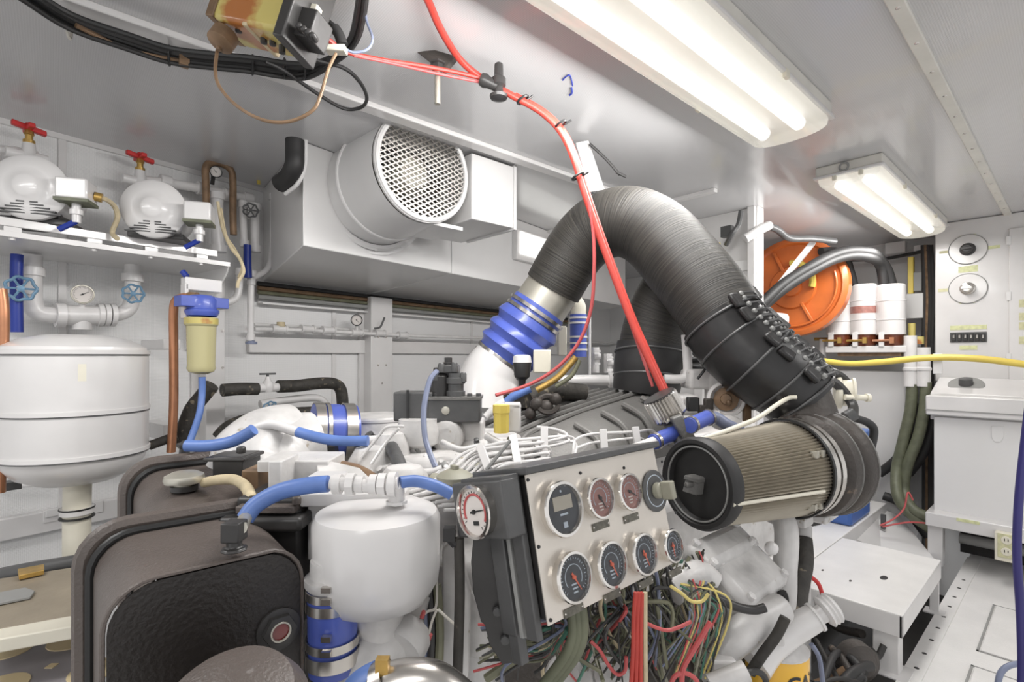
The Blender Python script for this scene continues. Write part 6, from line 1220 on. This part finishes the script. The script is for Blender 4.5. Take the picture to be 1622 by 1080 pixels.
yfilter('yellow oil filter with black lettering under the white filler tube', 1230, 1022, 1.10, .062, .2, 'CAT')
m = MB(); m.tube([P(x, y, .97) for x, y in ((1188, 1066), (1208, 1036), (1230, 1006), (1244, 978))], .010, 10); S('hose', 'black braided hose slanting over the yellow filter', 'hose', m, M['insul'])
m = MB(); m.tube([P(x, y, .98) for x, y in ((1110, 938), (1140, 950), (1170, 962), (1195, 966), (1212, 962))], .0085, 10); S('hose', 'dark brown hose slanting below the white covers', 'hose', m, M['blackp'])
m = MB(); m.tube([P(1238, 938, 1.1), P(1242, 950, 1.1), P(1236, 965, 1.1)], .010, 8); S('hose', 'small black bent hose left of the taped pipe', 'hose', m, M['black'])
# white castings low centre right
m = MB(); m.tube([P(1130, 1045, 1.0), P(1160, 1015, 1.0), P(1200, 985, 1.02), P(1238, 962, 1.05)], [.03, .032, .034, .03], 18); bx(m, 1190, 985, 1.06, (.05, .04, .03), (R3, C3, U3)); E_.add('filter_base', m, M['white2'], bevel=.008)
m = MB(); bx(m, 1138, 1062, .98, (.024, .03, .035), (R3, C3, U3)); E_.add('sump_block', m, M['white'], bevel=.005)
m = MB(); m.tube([P(1125, 1085, .92), P(1150, 1075, .92), P(1182, 1062, .92)], .018, 14); E_.add('drain_stub', m, M['white2'])
m = MB(); m.ring(P(1195, 1082, .95), -C3, .022, .006, 20, 8); S('hose_ring', 'black hose loop at the bottom edge beside the yellow filter', 'hose', m, M['blackp'])
m = MB(); bx(m, 1175, 1040, 1.15, (.05, .03, .05), (R3, C3, U3)); E_.add('dark_casting', m, M['iron'], bevel=.006)
# low front engine castings behind the wires
for x, y, d, r, h, mt in ((960, 1075, 1.0, .05, .05, 'white2'), (900, 1075, .95, .045, .05, 'white2'), (1030, 1000, 1.15, .05, .06, 'iron'), (1090, 985, 1.15, .035, .05, 'iron'), (985, 985, 1.12, .06, .06, 'iron'), (1055, 1060, 1.1, .06, .05, 'iron')):
    m = MB(); m.lathe(P(x, y, d), -ray(x, y).normalized()+U3*.3, [(-.1, r), (0, r), (.01, r*.9), (.012, r*.5), (h*.5, r*.45), (h*.55, r*.3)], 20); E_.add('front_casting', m, M[mt])
m = MB(); m.prism([P(800, 1010, 1.1), P(1130, 950, 1.2), P(1130, 1130, 1.1), P(800, 1130, 1.0)], C3*.03); E_.add('dark_backdrop', m, M['iron'])  # dark slab added as a backdrop behind the wires
m = MB(); m.ab((-.80, .5, -1.6), (-.70, 2.2, -.75)); E_.add('sump', m, M['white2'], bevel=.02)
m = MB(); m.tube([P(770, 1075, .86), P(820, 1040, .86), P(850, 1020, .86)], .008, 8); S('cable', 'olive cable lying diagonally below the instrument panel', 'cable', m, M['olive'])

# ---- wires under the panel
H2 = T('wiring_harness', 'tangle of thin coloured wires hanging below the instrument panel', 'wiring', P(960, 1060, .9))
rn = random.Random(3)
cols = ['olive', 'green', 'blackp', 'olive', 'greenw', 'dgrey', 'olive', 'tube', 'insul', 'olive', 'blackp', 'pink', 'green', 'knob', 'blackp', 'dgrey', 'rope']
for i in range(120):
    x0_ = rn.uniform(875, 1120); top = 975-(x0_-868)*.37+rn.uniform(-14, -2); d0_ = .80+.18*(x0_-868)/230+rn.uniform(.01, .10)
    x3 = x0_+rn.uniform(-80, 80); y3 = rn.uniform(1000, 1100); mid = (x0_+x3)/2+rn.uniform(-40, 40)
    m = MB(); m.tube([P(x0_, top, d0_), P(x0_+rn.uniform(-15, 15), top+30, d0_), P(mid, (top+y3)/2+rn.uniform(-15, 35), d0_+rn.uniform(-.05, .06)), P(x3, y3, d0_+rn.uniform(-.03, .08))], rn.choice((.0016, .002, .0026, .0036)), 6, k=5)
    H2.add('wire', m, M[cols[i % len(cols)]])
for i in range(34):                                  # wires gathered to the left, under the small gauge
    y_ = rn.uniform(965, 1040); m = MB(); m.tube([P(900+rn.uniform(-20, 30), 975+rn.uniform(-8, 12), .84), P(870, y_, .84), P(830, y_+rn.uniform(-5, 20), .85), P(780+rn.uniform(-30, 20), y_+rn.uniform(-10, 45), .87)], .0022, 6, k=5); H2.add('wire', m, M[cols[(i*3) % len(cols)]])
for i in range(26):                                  # right clump by the breather elbow
    x_ = 1120+rn.uniform(-35, 30); m = MB(); m.tube([P(1075+rn.uniform(0, 60), 925+rn.uniform(-8, 12), .95), P(x_, 950+rn.uniform(-10, 10), .94), P(x_+rn.uniform(-10, 10), 985, .94), P(x_-30+rn.uniform(-20, 20), 1050+rn.uniform(-20, 40), .95)], .002, 6, k=5); H2.add('wire', m, M[['olive', 'greenw', 'knob', 'pink', 'tube', 'blackp', 'yelloww', 'green'][i % 8]])
for i in range(3):
    m = MB(); dx = i*8; m.tube([P(905+dx, 965-dx*.3, .80), P(908+dx, 1000, .80), P(900+dx, 1030, .80), P(880+dx, 1060, .81), P(860+dx, 1085, .82)], .0085, 10); S('cable', ('leftmost', 'middle', 'rightmost')[i]+' of three thick olive cables curling under the panel', 'cable', m, M['green'])
for i, (x, mt, lab) in enumerate(((1003, 'red', 'leftmost red cable hanging straight down from the panel'), (1009, 'red', 'second red cable hanging straight down from the panel'), (1015, 'red', 'third red cable hanging straight down from the panel'), (1021, 'rope', 'pale cable hanging straight down beside the red cables'))):
    m = MB(); m.tube([P(x+4-i, 938, .80), P(x+1, 980, .80), P(x-i*.5+i*i*.3, 1030, .80), P(x+i*2-4, 1095, .80)], .0036, 8); S('cable', lab, 'cable', m, M[mt])
m = MB(); m.tube([P(x, y, .84) for x, y in ((935, 1015), (950, 1030), (965, 1055), (978, 1068), (990, 1062), (992, 1040))], .003, 8); S('cable', 'thin red wire looping low left of the straight red cables', 'cable', m, M['pink'])
m = MB(); m.tube([P(x, y, .82) for x, y in ((1020, 985), (1040, 994), (1058, 998), (1078, 992), (1095, 984))], .003, 8); S('cable', 'pink-red wire sagging right of the straight red cables', 'cable', m, M['pink'])
m = MB(); m.tube([P(x, y, .86) for x, y in ((1125, 985), (1110, 1010), (1095, 1035), (1082, 1060), (1080, 1090))], .0045, 8); S('cable', 'thick pink-red wire slanting down left from the white covers', 'cable', m, M['pink'])
m = MB(); m.tube([P(x, y, .86) for x, y in ((1060, 1095), (1068, 1072), (1085, 1066), (1102, 1076), (1108, 1095))], .004, 8); S('cable', 'red wire loop at the bottom edge', 'cable', m, M['pink'])
m = MB(); m.tube([P(x, y, .88) for x, y in ((1062, 928), (1080, 940), (1095, 952), (1112, 952), (1122, 940))], .003, 8); S('cable', 'yellow wire hanging from the right end of the panel', 'cable', m, M['yelloww'])

# dark machinery seen below the platform
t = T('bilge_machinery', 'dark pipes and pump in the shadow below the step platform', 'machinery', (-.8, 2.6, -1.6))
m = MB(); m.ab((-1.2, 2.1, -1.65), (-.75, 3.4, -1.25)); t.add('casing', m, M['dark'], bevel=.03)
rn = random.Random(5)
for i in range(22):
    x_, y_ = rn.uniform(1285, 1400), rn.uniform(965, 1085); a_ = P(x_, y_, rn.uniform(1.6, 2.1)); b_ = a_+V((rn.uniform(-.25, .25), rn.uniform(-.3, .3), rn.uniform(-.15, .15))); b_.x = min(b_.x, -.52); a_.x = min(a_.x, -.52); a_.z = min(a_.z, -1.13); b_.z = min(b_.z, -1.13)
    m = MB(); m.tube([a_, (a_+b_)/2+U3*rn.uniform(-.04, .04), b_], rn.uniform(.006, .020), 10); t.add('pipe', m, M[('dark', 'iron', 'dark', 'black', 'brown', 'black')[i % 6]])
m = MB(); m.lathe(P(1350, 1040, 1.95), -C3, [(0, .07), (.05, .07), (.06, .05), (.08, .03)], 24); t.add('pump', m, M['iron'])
m = MB(); m.tube([P(x, y, 1.3) for x, y in ((1285, 1020), (1297, 1040), (1302, 1070), (1304, 1100))], .006, 8); S('cable', 'grey cable right of the yellow filter', 'cable', m, M['tube'])

# small bolts, plugs and fittings dotted over the white engine castings
rn = random.Random(11)
for i in range(46):
    x_, y_ = rn.uniform(565, 860), rn.uniform(690, 770); d_ = 1.30-(y_-690)/80*.28
    if 640 < x_ < 765 and y_ < 715: d_ = 1.22
    m = MB(); n_ = (U3*.8-C3*.5+R3*rn.uniform(-.4, .4)).normalized(); r_ = rn.choice((.006, .008, .011)); c = P(x_, y_, d_)
    m.lathe(c, n_, [(-.03, r_*1.2), (0, r_*1.2), (.001, r_), (r_*1.3, r_), (r_*1.5, r_*.6)], 6 if i % 3 else 12); E_.add('bolt', m, M[('white2', 'white', 'seam', 'dgrey', 'white2', 'knob')[i % 6]])
for pts, r, mt in ((((600, 745, 1.1), (640, 735, 1.12), (668, 748, 1.1), (700, 742, 1.1)), .008, 'white'), (((690, 765, 1.05), (720, 748, 1.06), (760, 742, 1.08), (800, 752, 1.05)), .006, 'seam'), (((770, 690, 1.2), (800, 705, 1.18), (840, 700, 1.2)), .009, 'white2'), (((575, 770, 1.0), (600, 758, 1.02), (640, 762, 1.0)), .007, 'insul'), (((700, 700, 1.16), (730, 712, 1.14), (765, 706, 1.16), (790, 716, 1.14)), .007, 'white2')):
    m = MB(); m.tube([P(*p) for p in pts], r, 10); E_.add('small_pipe', m, M[mt])
